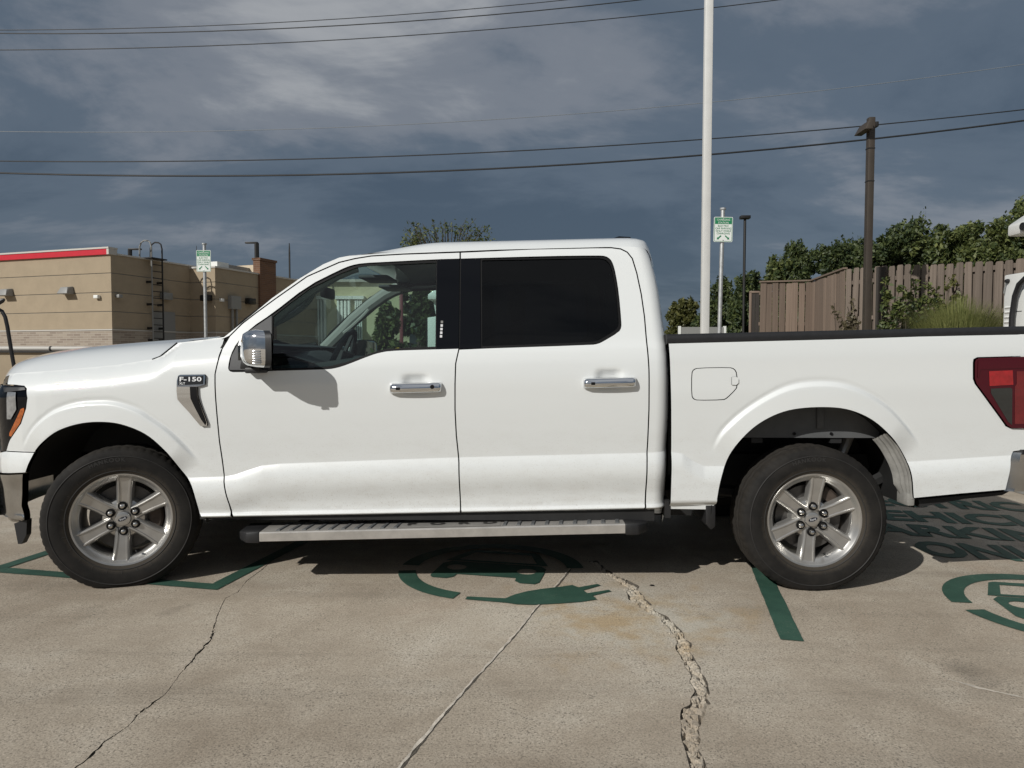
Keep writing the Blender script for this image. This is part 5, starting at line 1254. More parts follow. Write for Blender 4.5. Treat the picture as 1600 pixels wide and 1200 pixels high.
# service door and conduit boxes on the set-back wall
s = along(K0, BX, 296) - 2.2; MB().box(0, .05, s, s + 1.3, 0, zat(290, 487, K0 + BX * s)).build('service_door', 'fixture', bld)
def on_back(px, py): s = along(P2, BX, px); return s1 + s, zat(px, py, P2 + BX * s)
y_, z_ = on_back(365, 473); MB().box(s2, s2 + .22, y_ - .35, y_ + .35, z_ - .32, z_ + .32).build('meter_box', 'fixture', bld)
for e in (-.15, .15): MB().tube([(s2 + .1, y_ + e, 0), (s2 + .1, y_ + e, z_ - .3)], .06, 6).build('conduit', 'fixture', bld)
y_, z_ = on_back(389, 471); MB().box(s2, s2 + .3, y_ - .25, y_ + .25, z_ - .15, z_ + .15).build('wall_light', 'dark_metal', bld, bevel=.03)
y_, z_ = on_back(346, 469); MB().box(s2, s2 + .15, y_ - .08, y_ + .08, z_ - .07, z_ + .07).build('security_camera', 'white_trim', bld)
p = P1 - BY * along(P1, -BY, 327); z_ = zat(327, 466, p); MB().box(along(P1, -BY, 327) - .25, along(P1, -BY, 327) + .25, s1 - .3, s1, z_ - .14, z_ + .14).build('wall_light', 'dark_metal', bld, bevel=.03)
ya = s1 + s3; zc_ = zat(405, 411, P3); zc2 = zat(405, 426, P3)
wall_box('brick_pier', s2 - .3, s2 + .12, ya, ya + 1.3, 0, zc_ + .15, 'brick_brown'); wall_box('pier_coping', s2 - .35, s2 + .17, ya - .04, ya + 1.35, zc_ + .15, zc_ + .27, 'brick_brown')
wall_box('cream_parapet', -5.0, s2 - .3, ya + .6, ya + 1.0, HB - .3, zc_, 'cream')
y_, _ = on_back(342, 415); wall_box('roof_unit', s2 - .9, s2 - .3, s1 + .5, s1 + 1.3, HB - .1, HB + .25, 'white_trim'); wall_box('roof_unit', s2 - 1.9, s2 - 1.0, s1 + 1.8, s1 + 4.4, HB - .1, HB + .32, 'fixture')

# low wall with a pale pipe rail in front of the building
wl0, wl1 = at_d(-260, 549, 21), at_d(420, 549, 21)
lw = thing('low_wall', 'low beige wall with a white capped rail in front of the building', 'wall', (wl0.x, wl0.y, 0)); Lw = wl1.x - wl0.x
MB().box(0, Lw, 0, .25, 0, wl0.z - .03).build('wall_body', 'stucco', lw); MB().box(0, Lw, -.08, .30, wl0.z - .03, wl0.z + .02).build('wall_groove', 'dark_metal', lw)
MB().tube([(0, .1, wl0.z + .09), (Lw, .1, wl0.z + .09)], .065, 10).build('pipe_rail', 'coping', lw, smooth=True)
jx = at_d(75, 545, 21).x - wl0.x; MB().tube([(jx, .1, wl0.z + .09), (jx + .05, .1, wl0.z + .09)], .075, 10).build('pipe_joint', 'dark_metal', lw)

# ---------------------------------------------------------------- charging signs on posts
def sign(px, py0, py1, pxw, d, label, lean=0.0):
    pc = at_d(px, (py0 + py1) / 2, d); zt, zb = at_d(px, py0, d).z, at_d(px, py1, d).z; w = pxw / FPX * d / 2
    t = thing('charging_sign', label, 'sign', (pc.x, pc.y, 0), 0, 'charging station signs')
    MB().tube([(0, .045, 0), (0, .045, zt + .13)], .034, 14).build('post', 'galv', t, smooth=True, ang=40)
    MB().lathe([(0, .0), (.05, 0), (.05, .03), (0, .03)], 12).build('post_cap', 'galv', t).matrix_local = Matrix.Translation((0, .045, zt + .125)) @ Matrix.Rotation(R(90), 4, 'X')
    H = zt - zb
    def rr(x0, x1, z0, z1, r, n=5):
        o = []
        for cx_, cz_, a0 in ((x1 - r, z1 - r, 0), (x0 + r, z1 - r, 90), (x0 + r, z0 + r, 180), (x1 - r, z0 + r, 270)):
            o += [(cx_ + r * math.cos(R(a0 + 90 * k / n)), cz_ + r * math.sin(R(a0 + 90 * k / n))) for k in range(n + 1)]
        return o
    MB().prism(rr(-w, w, zb, zt, .02), 'y', -.004, .004).build('sign_plate', 'sign_white', t)
    bd = .008
    flat_poly_mesh('sign_border', [rr(-w + bd, w - bd, zb + bd, zt - bd, .018), rr(-w + bd * 1.8, w - bd * 1.8, zb + bd * 1.8, zt - bd * 1.8, .014)], lambda x, z: (x, -.0055, z), 'sign_green', t)
    hz = zt - H * .285
    flat_poly_mesh('sign_header', [[(-w + .018, hz), (w - .018, hz), (w - .018, zt - .018), (-w + .018, zt - .018)]], lambda x, z: (x, -.0060, z), 'sign_green', t)
    lines = [('CHARGING', .130, .052, 'sign_white'), ('STATION', .245, .052, 'sign_white'), ('ELECTRIC', .375, .046, 'sign_green'), ('CAR PARKING', .475, .046, 'sign_green'), ('ONLY WHILE', .575, .046, 'sign_green'), ('CHARGING', .675, .046, 'sign_green')]
    for s, f, sz, m in lines:
        z0 = zt - H * f - H * .02
        v, ff = text_loops_mesh(s, 1, .0, 'CENTER'); k = H * .075 / .73; wd = max(p[0] for p in v) - min(p[0] for p in v); kx = min(k, (2 * w - .05) / wd)
        MB().add([(a * kx, -.0072, z0 + b * k) for a, b in v], ff).build('sign_lettering', m, t, fix=False)
    for sx in (-1, 1):
        a = Vector((sx * w * .22, zt - H * .75)); b = Vector((sx * w * .66, zt - H * .90)); dr = (b - a).normalized(); nn = Vector((-dr.y, dr.x)); k = .010
        q = [a + nn * k, b - dr * .03 + nn * k, b - dr * .03 + nn * k * 2.4, b, b - dr * .03 - nn * k * 2.4, b - dr * .03 - nn * k, a - nn * k]
        flat_poly_mesh('sign_arrow', [[tuple(p_) for p_ in q]], lambda x, z: (x, -.0072, z), 'sign_green', t)
    for z in (zt - .03, zb + .03): MB().lathe([(0, -.012), (.008, -.010), (.009, -.004)], 8).build('sign_bolt', 'galv', t).location = (0, 0, z)
    return t
sign(318.2, 391, 424.5, 22.5, 15.2, 'green and white charging sign on a grey post standing before the beige building')
rs = sign(1125, 339, 378, 29, 11.8, 'green and white charging sign on a galvanised post beside the tall white pole')
rs.rotation_euler = (0, R(.9), 0)

# tall white pole
p = at_d(1101, 520, 10.5); wd = 11.8 / FPX * 10.5
po = MB().box(-wd / 2, wd / 2, -wd / 2, wd / 2, 0, 9.5).build('canopy_pole', 'pole_white', None, bevel=.012); po.location = (p.x, p.y, 0)
tag(po, 'tall square white pole rising out of view behind the truck bed', 'pole')

# ---------------------------------------------------------------- lamp posts
def lamp_post(px, pyt, d, w, m, head, label, name='lamp_post'):
    p = at_d(px, pyt, d); t = thing(name, label, 'lamp post', (p.x, p.y, 0)); h = p.z
    if head == 'shoe':
        MB().box(-w / 2, w / 2, -w / 2, w / 2, .1, h).build('pole', m, t, bevel=.01)
        MB().box(-w * .8, w * .8, -w * .8, w * .8, 0, .1).build('base_plate', m, t)
        MB().add([(-.20, -.22, h - .26), (-w / 2, -.22, h - .26), (-w / 2, .22, h - .26), (-.20, .22, h - .26), (-.12, -.18, h - .10), (-w / 2, -.18, h - .08), (-w / 2, .18, h - .08), (-.12, .18, h - .10)], [(0,3,2,1),(4,5,6,7),(0,1,5,4),(1,2,6,5),(2,3,7,6),(3,0,4,7)]).build('luminaire', m, t, bevel=.01)
        MB().box(w / 2, w / 2 + .06, -.06, .06, h - .17, h - .08).build('photocell', 'dark_metal', t, bevel=.01)
        for z in (h - .56, h - 1.14): MB().box(-w / 2 - .004, w / 2 + .004, -w / 2 - .004, w / 2 + .004, z, z + .018).build('pole_band', 'dark_metal', t)
    else:
        MB().tube([(0, 0, 0), (0, 0, h)], w / 2, 8).build('pole', m, t, smooth=True)
        x0, x1 = {'left': (-.95, .1), 'right': (-.1, .95), 'tee': (-.20, .20)}[head]
        MB().box(x0, x1, -.15, .15, h - .03, h + .10).build('luminaire', m, t, bevel=.02)
    return t
lamp_post(1361, 184, 13.0, 9.6 / FPX * 13.0, 'bronze', 'shoe', 'square brown lamp post with a wedge shaped light in front of the wooden fence')
lamp_post(1164, 341, 30, .115, 'dark_metal', 'tee', 'slim dark lamp post with a small flat head near the tan fence')
lamp_post(203, 390, 60, .35, 'dark_metal', 'right', 'dark lamp post rising behind the roof ladder of the beige building')
lamp_post(401, 380, 60, .40, 'dark_metal', 'left', 'dark lamp post rising behind the brown brick pier')
for px, py, d, w, lb in ((452, 380, 40, .10, 'thin dark mast standing beyond the windshield pillar of the truck'), (307, 384, 40, .05, 'thin antenna rising behind the charging sign by the beige building')):
    p = at_d(px, py, d); o = MB().tube([(0, 0, 0), (0, 0, p.z - .5), (0, 0, p.z)], [w / 2, w / 2, w / 4], 6).build('mast', 'dark_metal', None); o.location = (p.x, p.y, 0); tag(o, lb, 'mast')
p = at_d(637, 376, 30); 

# ---------------------------------------------------------------- overhead wires
WL = [([(0,47),(400,37),(800,8),(885,0)], 'wire', .012, 'topmost dark overhead wire crossing the clouded sky'), ([(0,52),(400,46.5),(800,20),(1000,0)], 'wire', .016, 'second dark overhead wire running just under the topmost one'),
      ([(0,78),(400,69),(800,43),(1215,0)], 'wire', .014, 'third overhead wire below the topmost pair'), ([(0,205),(400,204),(800,186),(1100,159),(1600,101)], 'wire_pale', .009, 'thin pale overhead wire hanging alone in the middle of the sky'),
      ([(0,251),(300,252.5),(800,238),(1100,215),(1600,172)], 'wire', .017, 'dark overhead wire just above the thickest cable'), ([(0,270),(300,275),(800,264),(1100,240),(1600,189)], 'wire', .026, 'thickest black overhead cable, lowest of the wires')]
for pts, m, r, lb in WL:
    xs = np.array([p[0] for p in pts]); ys = np.array([p[1] for p in pts]); co = np.polyfit(xs, ys, 2 if len(pts) > 3 else 2)
    x0_, x1_ = -300, 1700; dv = np.polyder(co)
    yy = lambda x: np.polyval(co, min(max(x, x0_), x1_)) + (x - min(max(x, x0_), x1_)) * np.polyval(dv, min(max(x, x0_), x1_)) * .6
    P = [at_y(x, yy(x), 24.0) for x in np.linspace(-3600, 5200, 120)]
    tag(MB().tube(P, r * 1.35, 6).build('overhead_wire', m, None, smooth=True), lb, 'wire', 'overhead wires')

# ---------------------------------------------------------------- raised bank, fence
BANK = 0.85
bk = [(4.0, 8.6), (40, 6.0), (60, 60), (2.0, 60), (3.4, 13)]
structure(MB().prism(bk, 'z', .0, BANK).build('grass_bank', 'lawn', None))
fence = thing('wooden_fence', 'weathered brown shadowbox fence with alternating boards and vines', 'fence', V3(at_d(1330, 500, 17.2), BANK))
fa, fb = at_d(1321, 420, 17.2), at_d(1640, 402, 13.2); fb = fa + (fb - fa) * 1.9; fo = fence.location
def fence_run(par, a, b, ztop_a, ztop_b, pitch, bw, m, shadow=True, seed=1, posts=True):
    rnd = random.Random(seed); d = Vector((b.x - a.x, b.y - a.y, 0)); Ln = d.length; d.normalize(); ang = math.atan2(d.y, d.x)
    n = int(Ln / pitch); me = None
    for k in range(n):
        f = (k + .5) / n; zt = ztop_a + (ztop_b - ztop_a) * f + rnd.uniform(-.02, .02)
        for back_ in ((0, 1) if shadow else (0,)):
            h = zt - BANK - (.10 if back_ else 0)
            if me is None:
                o = MB().add([(-bw/2,-.009,0),(bw/2,-.009,0),(bw/2,.009,0),(-bw/2,.009,0),(-bw/2,-.009,.985),(-bw/2+.02,-.009,1),(bw/2-.02,-.009,1),(bw/2,-.009,.985),(-bw/2,.009,.985),(-bw/2+.02,.009,1),(bw/2-.02,.009,1),(bw/2,.009,.985)],
                             [(0,1,7,6,5,4),(2,3,8,9,10,11),(1,2,11,7),(3,0,4,8),(4,5,9,8),(5,6,10,9),(6,7,11,10),(0,3,2,1)]).build('board', m, None); me = o.data; bpy.data.objects.remove(o)
            o = obj('board', me, par); off = pitch * .5 * back_
            pos = Vector((a.x, a.y, 0)) + d * (Ln * f + off) + Vector((-d.y, d.x, 0)) * (.085 * back_)
            o.location = (pos.x - par.location.x, pos.y - par.location.y, rnd.uniform(-.005, .005)); o.rotation_euler = (rnd.uniform(-.006, .006), rnd.uniform(-.008, .008), ang); o.scale = (1, 1, h)
    for zr in (.35, 1.25, 2.1):
        mid = (Vector((a.x, a.y, 0)) + Vector((b.x, b.y, 0))) / 2
        r_ = MB().box(-Ln / 2, Ln / 2, .014, .048, -.045, .045).build('rail', m, par); r_.location = (mid.x - par.location.x, mid.y - par.location.y, zr); r_.rotation_euler = (0, 0, ang)
fence_run(fence, fa, fb, fa.z, fb.z, .19, .142, 'fence', True, 3)
pp = at_d(1373, 418, 16.3); o = MB().box(-.075, .075, -.06, .06, 0, pp.z - BANK).build('post', 'fence_dark', fence); o.location = (pp.x - fo.x, pp.y - .1 - fo.y, 0); o['label'] = 'darker old post standing proud of the boards'
tan = thing('board_fence', 'plain tan board fence with a cap rail turning a corner', 'fence', V3(at_d(1187, 500, 20.0), BANK))
ta, tb_, tc_ = at_d(1187, 442, 20.0), at_d(1268, 440, 20.0), at_d(1321, 421, 17.2)
fence_run(tan, ta, tb_, ta.z, tb_.z, .165, .160, 'fence_tan', False, 5); fence_run(tan, tb_, tc_, tb_.z, tc_.z, .165, .160, 'fence_tan', False, 6)
for a, b in ((ta, tb_), (tb_, tc_)):
    mid = (a + b) / 2; Ln = math.hypot(b.x - a.x, b.y - a.y); r_ = MB().box(-Ln / 2, Ln / 2, -.05, .05, 0, .04).build('cap_rail', 'fence_tan', tan); r_.location = (mid.x - tan.location.x, mid.y - tan.location.y, mid.z - BANK + .01); r_.rotation_euler = (0, -math.asin((b.z - a.z) / Ln), math.atan2(b.y - a.y, b.x - a.x))
e0 = at_d(1171, 458, 20.6); e1 = at_d(1187, 458, 20.6)
gate = thing('fence_gate', 'short dark gate panel in a tan frame at the fence end', 'gate', V3(e0, BANK)); gw = e1.x - e0.x; gh_ = e0.z - BANK
MB().box(0, .06, -.03, .03, 0, gh_).build('gate_frame', 'fence_tan', gate, bevel=.01); MB().box(0, gw, -.03, .03, gh_, gh_ + .06).build('gate_frame', 'fence_tan', gate, bevel=.01)
for k in range(2): MB().box(.065 + k * (gw - .06) / 2, .055 + (k + 1) * (gw - .06) / 2, -.01, .01, 0, gh_ - .005).build('board', 'fence_dark', gate)

# ---------------------------------------------------------------- planting
def leaf_cloud(blobs, n, size, seed, up=.25):
    """n small leaf faces spread through the blobs (cx, cy, cz, rx, ry, rz)"""
    rng = np.random.default_rng(seed); vol = np.array([b[3] * b[4] * b[5] for b in blobs]) ** .75; cnt = rng.multinomial(n, vol / vol.sum()); V = []
    for b, c in zip(blobs, cnt):
        d = rng.normal(size=(c, 3)); d /= np.linalg.norm(d, axis=1)[:, None]; rad = rng.random(c) ** .42; rad *= 1 + .22 * np.sin(d[:, 0] * 7 + seed) * np.cos(d[:, 2] * 6 + b[0]) + .12 * rng.normal(size=c)
        V.append(np.array(b[:3]) + d * rad[:, None] * np.array(b[3:]))
    C_ = np.concatenate(V); n = len(C_)
    a = rng.normal(size=(n, 3)); a /= np.linalg.norm(a, axis=1)[:, None]; h = rng.normal(size=(n, 3)); h[:, 2] += up; b = np.cross(a, h); b /= np.linalg.norm(b, axis=1)[:, None]
    s = size * rng.uniform(.45, 1.7, n)[:, None]; w = s * .5
    q = np.stack([C_ - a * s, C_ + b * w, C_ + a * s, C_ - b * w], 1).reshape(-1, 3)
    me = bpy.data.meshes.new('foliage'); me.vertices.add(4 * n); me.vertices.foreach_set('co', q.ravel().astype(np.float32)); me.loops.add(4 * n); me.loops.foreach_set('vertex_index', np.arange(4 * n, dtype=np.int32))
    me.polygons.add(n); me.polygons.foreach_set('loop_start', np.arange(0, 4 * n, 4, dtype=np.int32)); me.update(calc_edges=True); return me
def tree(name, px, py_top, d, wpx, label, m, n, seed, group, base=BANK, leaf=.062, low=0.15, cat='tree'):
    p = at_d(px, py_top, d); h = p.z - base; rx = wpx / FPX * d / 2; rnd = random.Random(seed)
    t = thing(name, label, cat, (p.x, p.y, base), 0, group); blobs = []
    for k in range(26):
        f = rnd.random(); zc = h * (low + (0.93 - low) * f); wr = rx * (1.0 - .60 * max(0, f - .5) / .5); a = rnd.uniform(0, 6.28); rr = rnd.random() ** .5 * wr * .85
        blobs.append((math.cos(a) * rr, math.sin(a) * rr * .8, zc, wr * rnd.uniform(.30, .52), wr * rnd.uniform(.30, .52), h * rnd.uniform(.08, .16)))
    blobs.append((0, 0, h * .92, rx * .25, rx * .25, h * .09))
    for k in range(14):   # sprays that break the outline
        a = rnd.uniform(0, 6.28); f = rnd.uniform(.55, .97); blobs.append((math.cos(a) * rx * (1.15 - .6 * f), math.sin(a) * rx * .7, h * f, rx * .12, rx * .12, h * .05))
    me = leaf_cloud(blobs, int(n * 1.55), leaf, seed); me.materials.append(M[m]); obj('crown', me, t)
    tr = MB(); tr.tube([(0, 0, 0), (rx * .03, 0, h * .25), (-rx * .03, 0, h * .5), (0, 0, h * .85)], [h * .028, h * .022, h * .015, h * .004], 8)
    for k in range(7):
        b = blobs[k]; z0 = h * rnd.uniform(.2, .5); tr.tube([(0, 0, z0), (b[0] * .5, b[1] * .5, (z0 + b[2]) / 2), (b[0], b[1], b[2])], [h * .012, h * .008, h * .003], 5)
    tr.build('trunk', 'bark', t, smooth=True); return t
TG = 'trees behind the fences'
tree('olive_shrub', 1066, 468, 34, 70, 'olive green bushy tree showing just behind the cab of the truck', 'leaf_yel', 12000, 1, TG, 0, .078)
tree('dense_tree', 1128, 436, 33, 80, 'dark green bushy tree between the white pole and the fence gate', 'leaf_dark', 16000, 2, TG, 0, .078)
tree('dense_tree', 1178, 424, 31, 90, 'dark leafy tree behind the slim dark lamp post', 'leaf_dark', 18000, 3, TG, 0, .078)
tree('flowering_shrub', 1222, 405, 27, 85, 'upright shrub with pale tips above the tan board fence', 'leaf_mid', 14000, 4, TG)
tree('flowering_shrub', 1249, 380, 26.5, 62, 'tallest slim shrub above the tan board fence', 'leaf_dark', 11000, 14, TG)
tree('dense_tree', 1300, 383, 25, 120, 'dark shrubby tree where the tan fence meets the brown fence', 'leaf_dark', 22000, 5, TG)
tree('cedar_tree', 1345, 374, 25, 100, 'dark shrubby tree just left of the brown lamp post', 'leaf_dark', 18000, 15, TG)
tree('cedar_tree', 1408, 350, 24, 170, 'large dark evergreen tree behind the brown lamp post', 'leaf_dark', 36000, 6, TG)
tree('cedar_tree', 1462, 364, 23, 120, 'spreading dark evergreen with loose side sprays beside the largest one', 'leaf_mid', 22000, 7, TG)
tree('dense_tree', 1512, 362, 22.5, 130, 'mid green tree behind the middle of the brown fence', 'leaf_mid', 24000, 8, TG)
tree('tall_tree', 1560, 346, 21.5, 130, 'bright green tall tree behind the white charger canopy', 'leaf_mid', 30000, 9, TG)
tree('tall_tree', 1615, 322, 22.5, 150, 'tallest tree at the far end of the brown fence', 'leaf_mid', 30000, 10, TG)
# the twiggy tree over the cab
p = at_d(697, 338, 24); t = thing('sparse_tree', 'twiggy sparse-leaved tree poking up behind the cab roof', 'tree', (p.x, p.y, 0)); rnd = random.Random(31); tr = MB(); tips = []
hz_ = p.z
tr.tube([(0, 0, 0), (.05, 0, hz_ * .45), (0, 0, hz_ * .7)], [.11, .08, .05], 7)
for k in range(44):
    a = rnd.uniform(-1.25, 1.25); x1 = a * 1.15; z1 = hz_ - .45 - .18 * abs(a) + rnd.uniform(-.1, .42); y1 = rnd.uniform(-.7, .7)
    tr.tube([(0, 0, hz_ * .62), (x1 * .5, y1 * .5, hz_ * .75), (x1 * .85, y1, z1 - .25), (x1 + rnd.uniform(-.1, .15), y1, z1)], [.03, .02, .011, .004], 5); tips.append((x1, y1, z1))
tr.build('trunk', 'bark', t)
bl_ = [(x, y, z - .22, .14, .14, .24) for x, y, z in tips] + [(a * .3, rnd.uniform(-.4, .4), hz_ - 1.05 + rnd.uniform(-.2, .15), .4, .4, .26) for a in range(-4, 5)]
me = leaf_cloud(bl_, 1900, .042, 5); me.materials.append(M['leaf_mid']); obj('crown', me, t)
# vines on the fence
def vine(px0, px1, py0, py1, d, n, m, lb, seed):
    rnd = random.Random(seed); a, b = at_d((px0 + px1) / 2, py0, d), at_d((px0 + px1) / 2, py1, d); w = (px1 - px0) / FPX * d / 2
    t = thing('climbing_vine', lb, 'vine', (a.x, a.y, BANK), 0, 'vines on the wooden fence'); H = a.z - BANK; st = MB(); bl2 = []
    for k in range(9):
        x = rnd.uniform(-w, w); x2 = x + rnd.uniform(-.3, .3); z2 = H * rnd.uniform(.65, 1.0); st.tube([(x, 0, 0), ((x + x2) / 2 + rnd.uniform(-.1, .1), -.05, z2 * .5), (x2, -.03, z2)], .008, 4)
        for q in range(5): f = rnd.uniform(.45, 1); bl2.append((x + (x2 - x) * f + rnd.uniform(-.08, .08), -.06, z2 * f, .11, .06, .12))
    st.build('stem', 'bark', t); me = leaf_cloud(bl2, n, .045, seed); me.materials.append(M[m]); obj('foliage', me, t)
vine(1312, 1350, 462, 512, 16.0, 500, 'vine_dry', 'dry tan vine climbing the fence left of the lamp post', 41)
vine(1378, 1415, 440, 512, 15.4, 900, 'leaf_mid', 'green vine climbing the boards beside the dark old post', 42)
vine(1425, 1460, 430, 512, 14.9, 700, 'leaf_mid', 'thin leafy vine on the boards left of the tall grass', 43)
vine(1468, 1500, 432, 512, 14.6, 900, 'leaf_yel', 'straggly vine rising out of the tall grass clump', 44)
# ornamental grass
rng = np.random.default_rng(9); gc = at_d(1502, 474, 12.6); gmb = MB()
tg = thing('grass_clump', 'tall arching clump of yellow green ornamental grass before the fence', 'ornamental grass', (gc.x, gc.y, BANK)); Hg = gc.z - BANK + .08
for k in range(5200):
    a = rng.uniform(0, 6.283); rr = rng.random() ** .6; bx_, by_ = math.cos(a) * rr * .55, math.sin(a) * rr * .4; ln_ = Hg * rng.uniform(.65, 1.12); ox, oy = math.cos(a) * rr * rng.uniform(.2, .85), math.sin(a) * rr * rng.uniform(.2, .6)
    w = .006; s_ = (-math.sin(a), math.cos(a)); pts = []
    for f in (0, .4, .75, 1): pts.append((bx_ + ox * f * f, by_ + oy * f * f, ln_ * (f - .22 * f ** 3 * rr)))
    gmb.add([(q[0] + s_[0] * w * e * (1 - i * .3), q[1] + s_[1] * w * e * (1 - i * .3), q[2]) for i, q in enumerate(pts) for e in (-1, 1)], [(0,1,3,2),(2,3,5,4),(4,5,7,6)])
g_ = gmb.build('blades', 'grass', tg, fix=False); g_['kind'] = 'stuff'

# ---------------------------------------------------------------- vehicle chargers
def charger(loc, rz, label, full=True):
    t = thing('vehicle_charger', label, 'charger', loc, rz, 'white vehicle chargers')
    W_, D_, Hc = .95, .55, 2.02
    c = MB().add([(0,0,.12),(W_,0,.12),(W_,D_,.12),(0,D_,.12),(0,0,Hc-.03),(W_,0,Hc+.10),(W_,D_,Hc+.10),(0,D_,Hc-.03)], [(0,3,2,1),(4,5,6,7),(0,1,5,4),(1,2,6,5),(2,3,7,6),(3,0,4,7)]).build('cabinet', 'charger_white', t, bevel=.012)
    MB().box(-.05, W_ + .05, -.05, D_ + .05, 0, .12).build('plinth', 'fixture', t, bevel=.01)
    for k in range(7): MB().add([(.0, .40, Hc - .62 + k * .045), (.0, .52, Hc - .62 + k * .045), (-.012, .52, Hc - .605 + k * .045), (-.012, .40, Hc - .605 + k * .045), (.0, .40, Hc - .59 + k * .045), (.0, .52, Hc - .59 + k * .045)], [(0, 1, 2, 3), (3, 2, 5, 4), (0, 3, 4), (1, 5, 2)]).build('louvre', 'charger_white', t)
    MB().box(-.003, .01, .30, .55, Hc - .38, Hc - .375).build('panel_joint', 'dark_metal', t)
    ml = MB().lathe([(0, -.03), (.016, -.028), (.022, -.01), (.022, .0)], 12); o = ml.build('knob', 'cable', t, smooth=True); o.matrix_local = Matrix.Translation((0, .49, Hc - .09)) @ Matrix.Rotation(R(-90), 4, 'Z')
    MB().tube([(-.025, .49, Hc - .10), (-.02, .52, Hc - .2)], .005, 5).build('lanyard', 'fixture', t)
    MB().box(.42, .80, -.008, .004, 1.25, 1.72).build('screen', 'screen', t, bevel=.004)
    # column and canopy
    MB().add([(.16,.10,Hc),(.42,.10,Hc),(.42,.40,Hc),(.16,.40,Hc),(.10,.10,Hc+.36),(.46,.10,Hc+.36),(.46,.40,Hc+.36),(.10,.40,Hc+.36)], [(0,3,2,1),(4,5,6,7),(0,1,5,4),(1,2,6,5),(2,3,7,6),(3,0,4,7)]).build('column', 'charger_white', t, bevel=.01)
    cz = Hc + .33
    cp = MB().add([(.02,-.1,cz),(W_+.1,-.1,cz),(W_+.1,.56,cz),(.02,.56,cz),(.02,-.1,cz+.10),(.40,-.1,cz+.36),(W_+.1,-.1,cz+.36),(W_+.1,.56,cz+.36),(.40,.56,cz+.36),(.02,.56,cz+.10)], [(0,3,2,1),(0,1,6,5,4),(2,3,9,8,7),(1,2,7,6),(3,0,4,9),(4,5,8,9),(5,6,7,8)]).build('canopy', 'charger_white', t, bevel=.02)
    ml = MB().lathe([(0, -.03), (.035, -.03), (.04, 0)], 16); o = ml.build('canopy_camera', 'cable', t, smooth=True); o.matrix_local = Matrix.Translation((.02, .32, cz + .055)) @ Matrix.Rotation(R(-90), 4, 'Z')
    MB().tube([(-.03, .36, .45), (-.045, .37, 1.0), (-.045, .36, 1.60), (-.045, .33, 1.78), (-.045, .28, 1.88), (-.045, .20, 1.93), (-.02, .10, 1.94)], .024, 10).build('charging_cable', 'cable', t, smooth=True)
    return t
pr = at_d(1567, 500, 6.75); charger((pr.x, pr.y - .55, 0), 0, 'white vehicle charger with a sloped canopy beside the truck tail light')
pc_ = at_d(668, 500, 14.5); charger((pc_.x, pc_.y, 0), 0, 'white vehicle charger seen through the truck cab beside the dark green tree')
pl_ = at_d(-460, 500, 7.6); cl_ = charger((pl_.x, pl_.y, 0), 0, 'white vehicle charger past the truck nose with its cable hung on a black arm')
cp_ = [at_d(x, y, 7.5) - pl_ for x, y in ((-14, 486), (-4, 482), (3, 486), (8, 495), (11.5, 510), (15, 532), (19, 556), (23, 578), (27, 600), (30, 640))]
MB().tube([(p.x, p.y, p.z + pl_.z) for p in cp_], .019, 8).build('hanging_cable', 'cable', cl_, smooth=True)
ar = [at_d(x, y, 7.45) - pl_ for x, y in ((-380, 500), (-200, 480), (-8, 476), (3, 470), (7, 467.5))]; MB().tube([(p.x, p.y, p.z + pl_.z) for p in ar], [.03, .03, .03, .026, .012], 8).build('cable_arm', 'cable', cl_, smooth=True)
def bollard(px, d, lb, h=1.15):
    p = at_d(px, 553, d); t = thing('bollard', lb, 'bollard', (p.x, p.y, 0), 0, 'yellow bollards'); MB().lathe([(0, 0), (.085, 0), (.085, 1), (.07, 1.05), (.04, 1.075), (0, 1.085)], 20).build('bollard_pipe', 'yellow', t, smooth=True).matrix_local = Matrix.Scale(h / 1.085, 4, (0, 0, 1)) @ Matrix.Rotation(R(90), 4, 'X')
    MB().box(-.12, .12, -.12, .12, 0, .02).build('foot_plate', 'yellow', t)
bollard(1604, 9.8, 'yellow steel bollard standing right behind the truck tailgate', 1.05); bollard(622, 9.0, 'yellow steel bollard seen low through the truck side windows', 1.33)

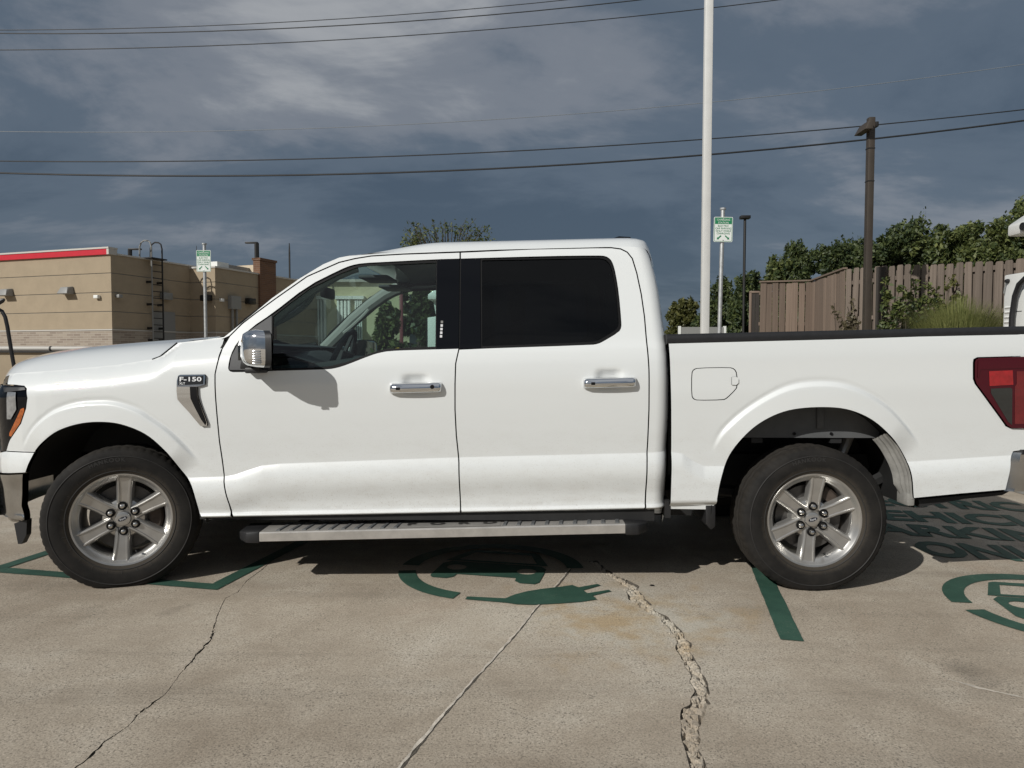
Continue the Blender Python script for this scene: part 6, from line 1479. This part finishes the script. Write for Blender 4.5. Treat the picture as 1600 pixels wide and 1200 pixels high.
# ---------------------------------------------------------------- what shows through the cab windows
pb = at_d(560, 552, 42); fb_ = thing('far_building', 'pale yellow building with white pilasters seen through the truck cab', 'building', (pb.x, pb.y, 0)); wf = lambda px: at_d(px, 552, 42).x - pb.x; zf = lambda py: at_d(560, py, 42).z
MB().box(wf(446), wf(760), 0, 8, 0, zf(441)).build('wall', 'wall_yellow', fb_); MB().box(wf(444), wf(762), -.3, 8.3, zf(441), zf(437)).build('cornice', 'coping', fb_)
MB().box(wf(452), wf(470), -.1, .1, zf(441), zf(436.2)).build('brick_parapet', 'brick_brown', fb_)
for a, b in ((455, 485), (492, 512), (528, 550), (556, 568)):
    n = 4
    for k in range(n): MB().box(wf(a + (b - a) * (k + .1) / n), wf(a + (b - a) * (k + .8) / n), -.25, 0, 0, zf(468)).build('pilaster', 'white_trim', fb_, bevel=.03)
    MB().box(wf(a) - .1, wf(b) + .1, -.35, 0, zf(468), zf(463)).build('lintel', 'white_trim', fb_)
MB().box(wf(640), wf(655), -.05, .05, 0, zf(460)).build('doorway', 'window_dark', fb_)
p = at_d(627, 470, 17); o = MB().box(-.04, .04, -.04, .04, 0, p.z + .2).build('red_post', 'pink_post', None, bevel=.01); o.location = (p.x, p.y, 0); tag(o, 'square red post seen through the truck side windows', 'post')
tree('young_tree', 607, 476, 16, 50, 'feathery young tree seen through the truck side windows left of the red post', 'leaf_mid', 5000, 51, 'trees seen through the cab', 0, .07)
tree('dense_tree', 655, 452, 21, 80, 'dark leafy tree seen through the truck side windows behind the red post', 'leaf_dark', 9000, 52, 'trees seen through the cab', 0, .09)
# small utility cabinet showing over the bed
p = at_d(1060, 511, 16); q = at_d(1134, 511, 16); o = thing('equipment_screen', 'low grey screen panel with white end posts behind the white pole', 'screen panel', (p.x, p.y, 0)); w_ = q.x - p.x
MB().box(.06, w_ - .06, -.03, .03, .1, p.z).build('panel', 'fixture', o); MB().box(0, .05, -.04, .04, 0, p.z + .02).build('post', 'white_trim', o); MB().box(w_ - .05, w_, -.04, .04, 0, p.z + .02).build('post', 'white_trim', o)
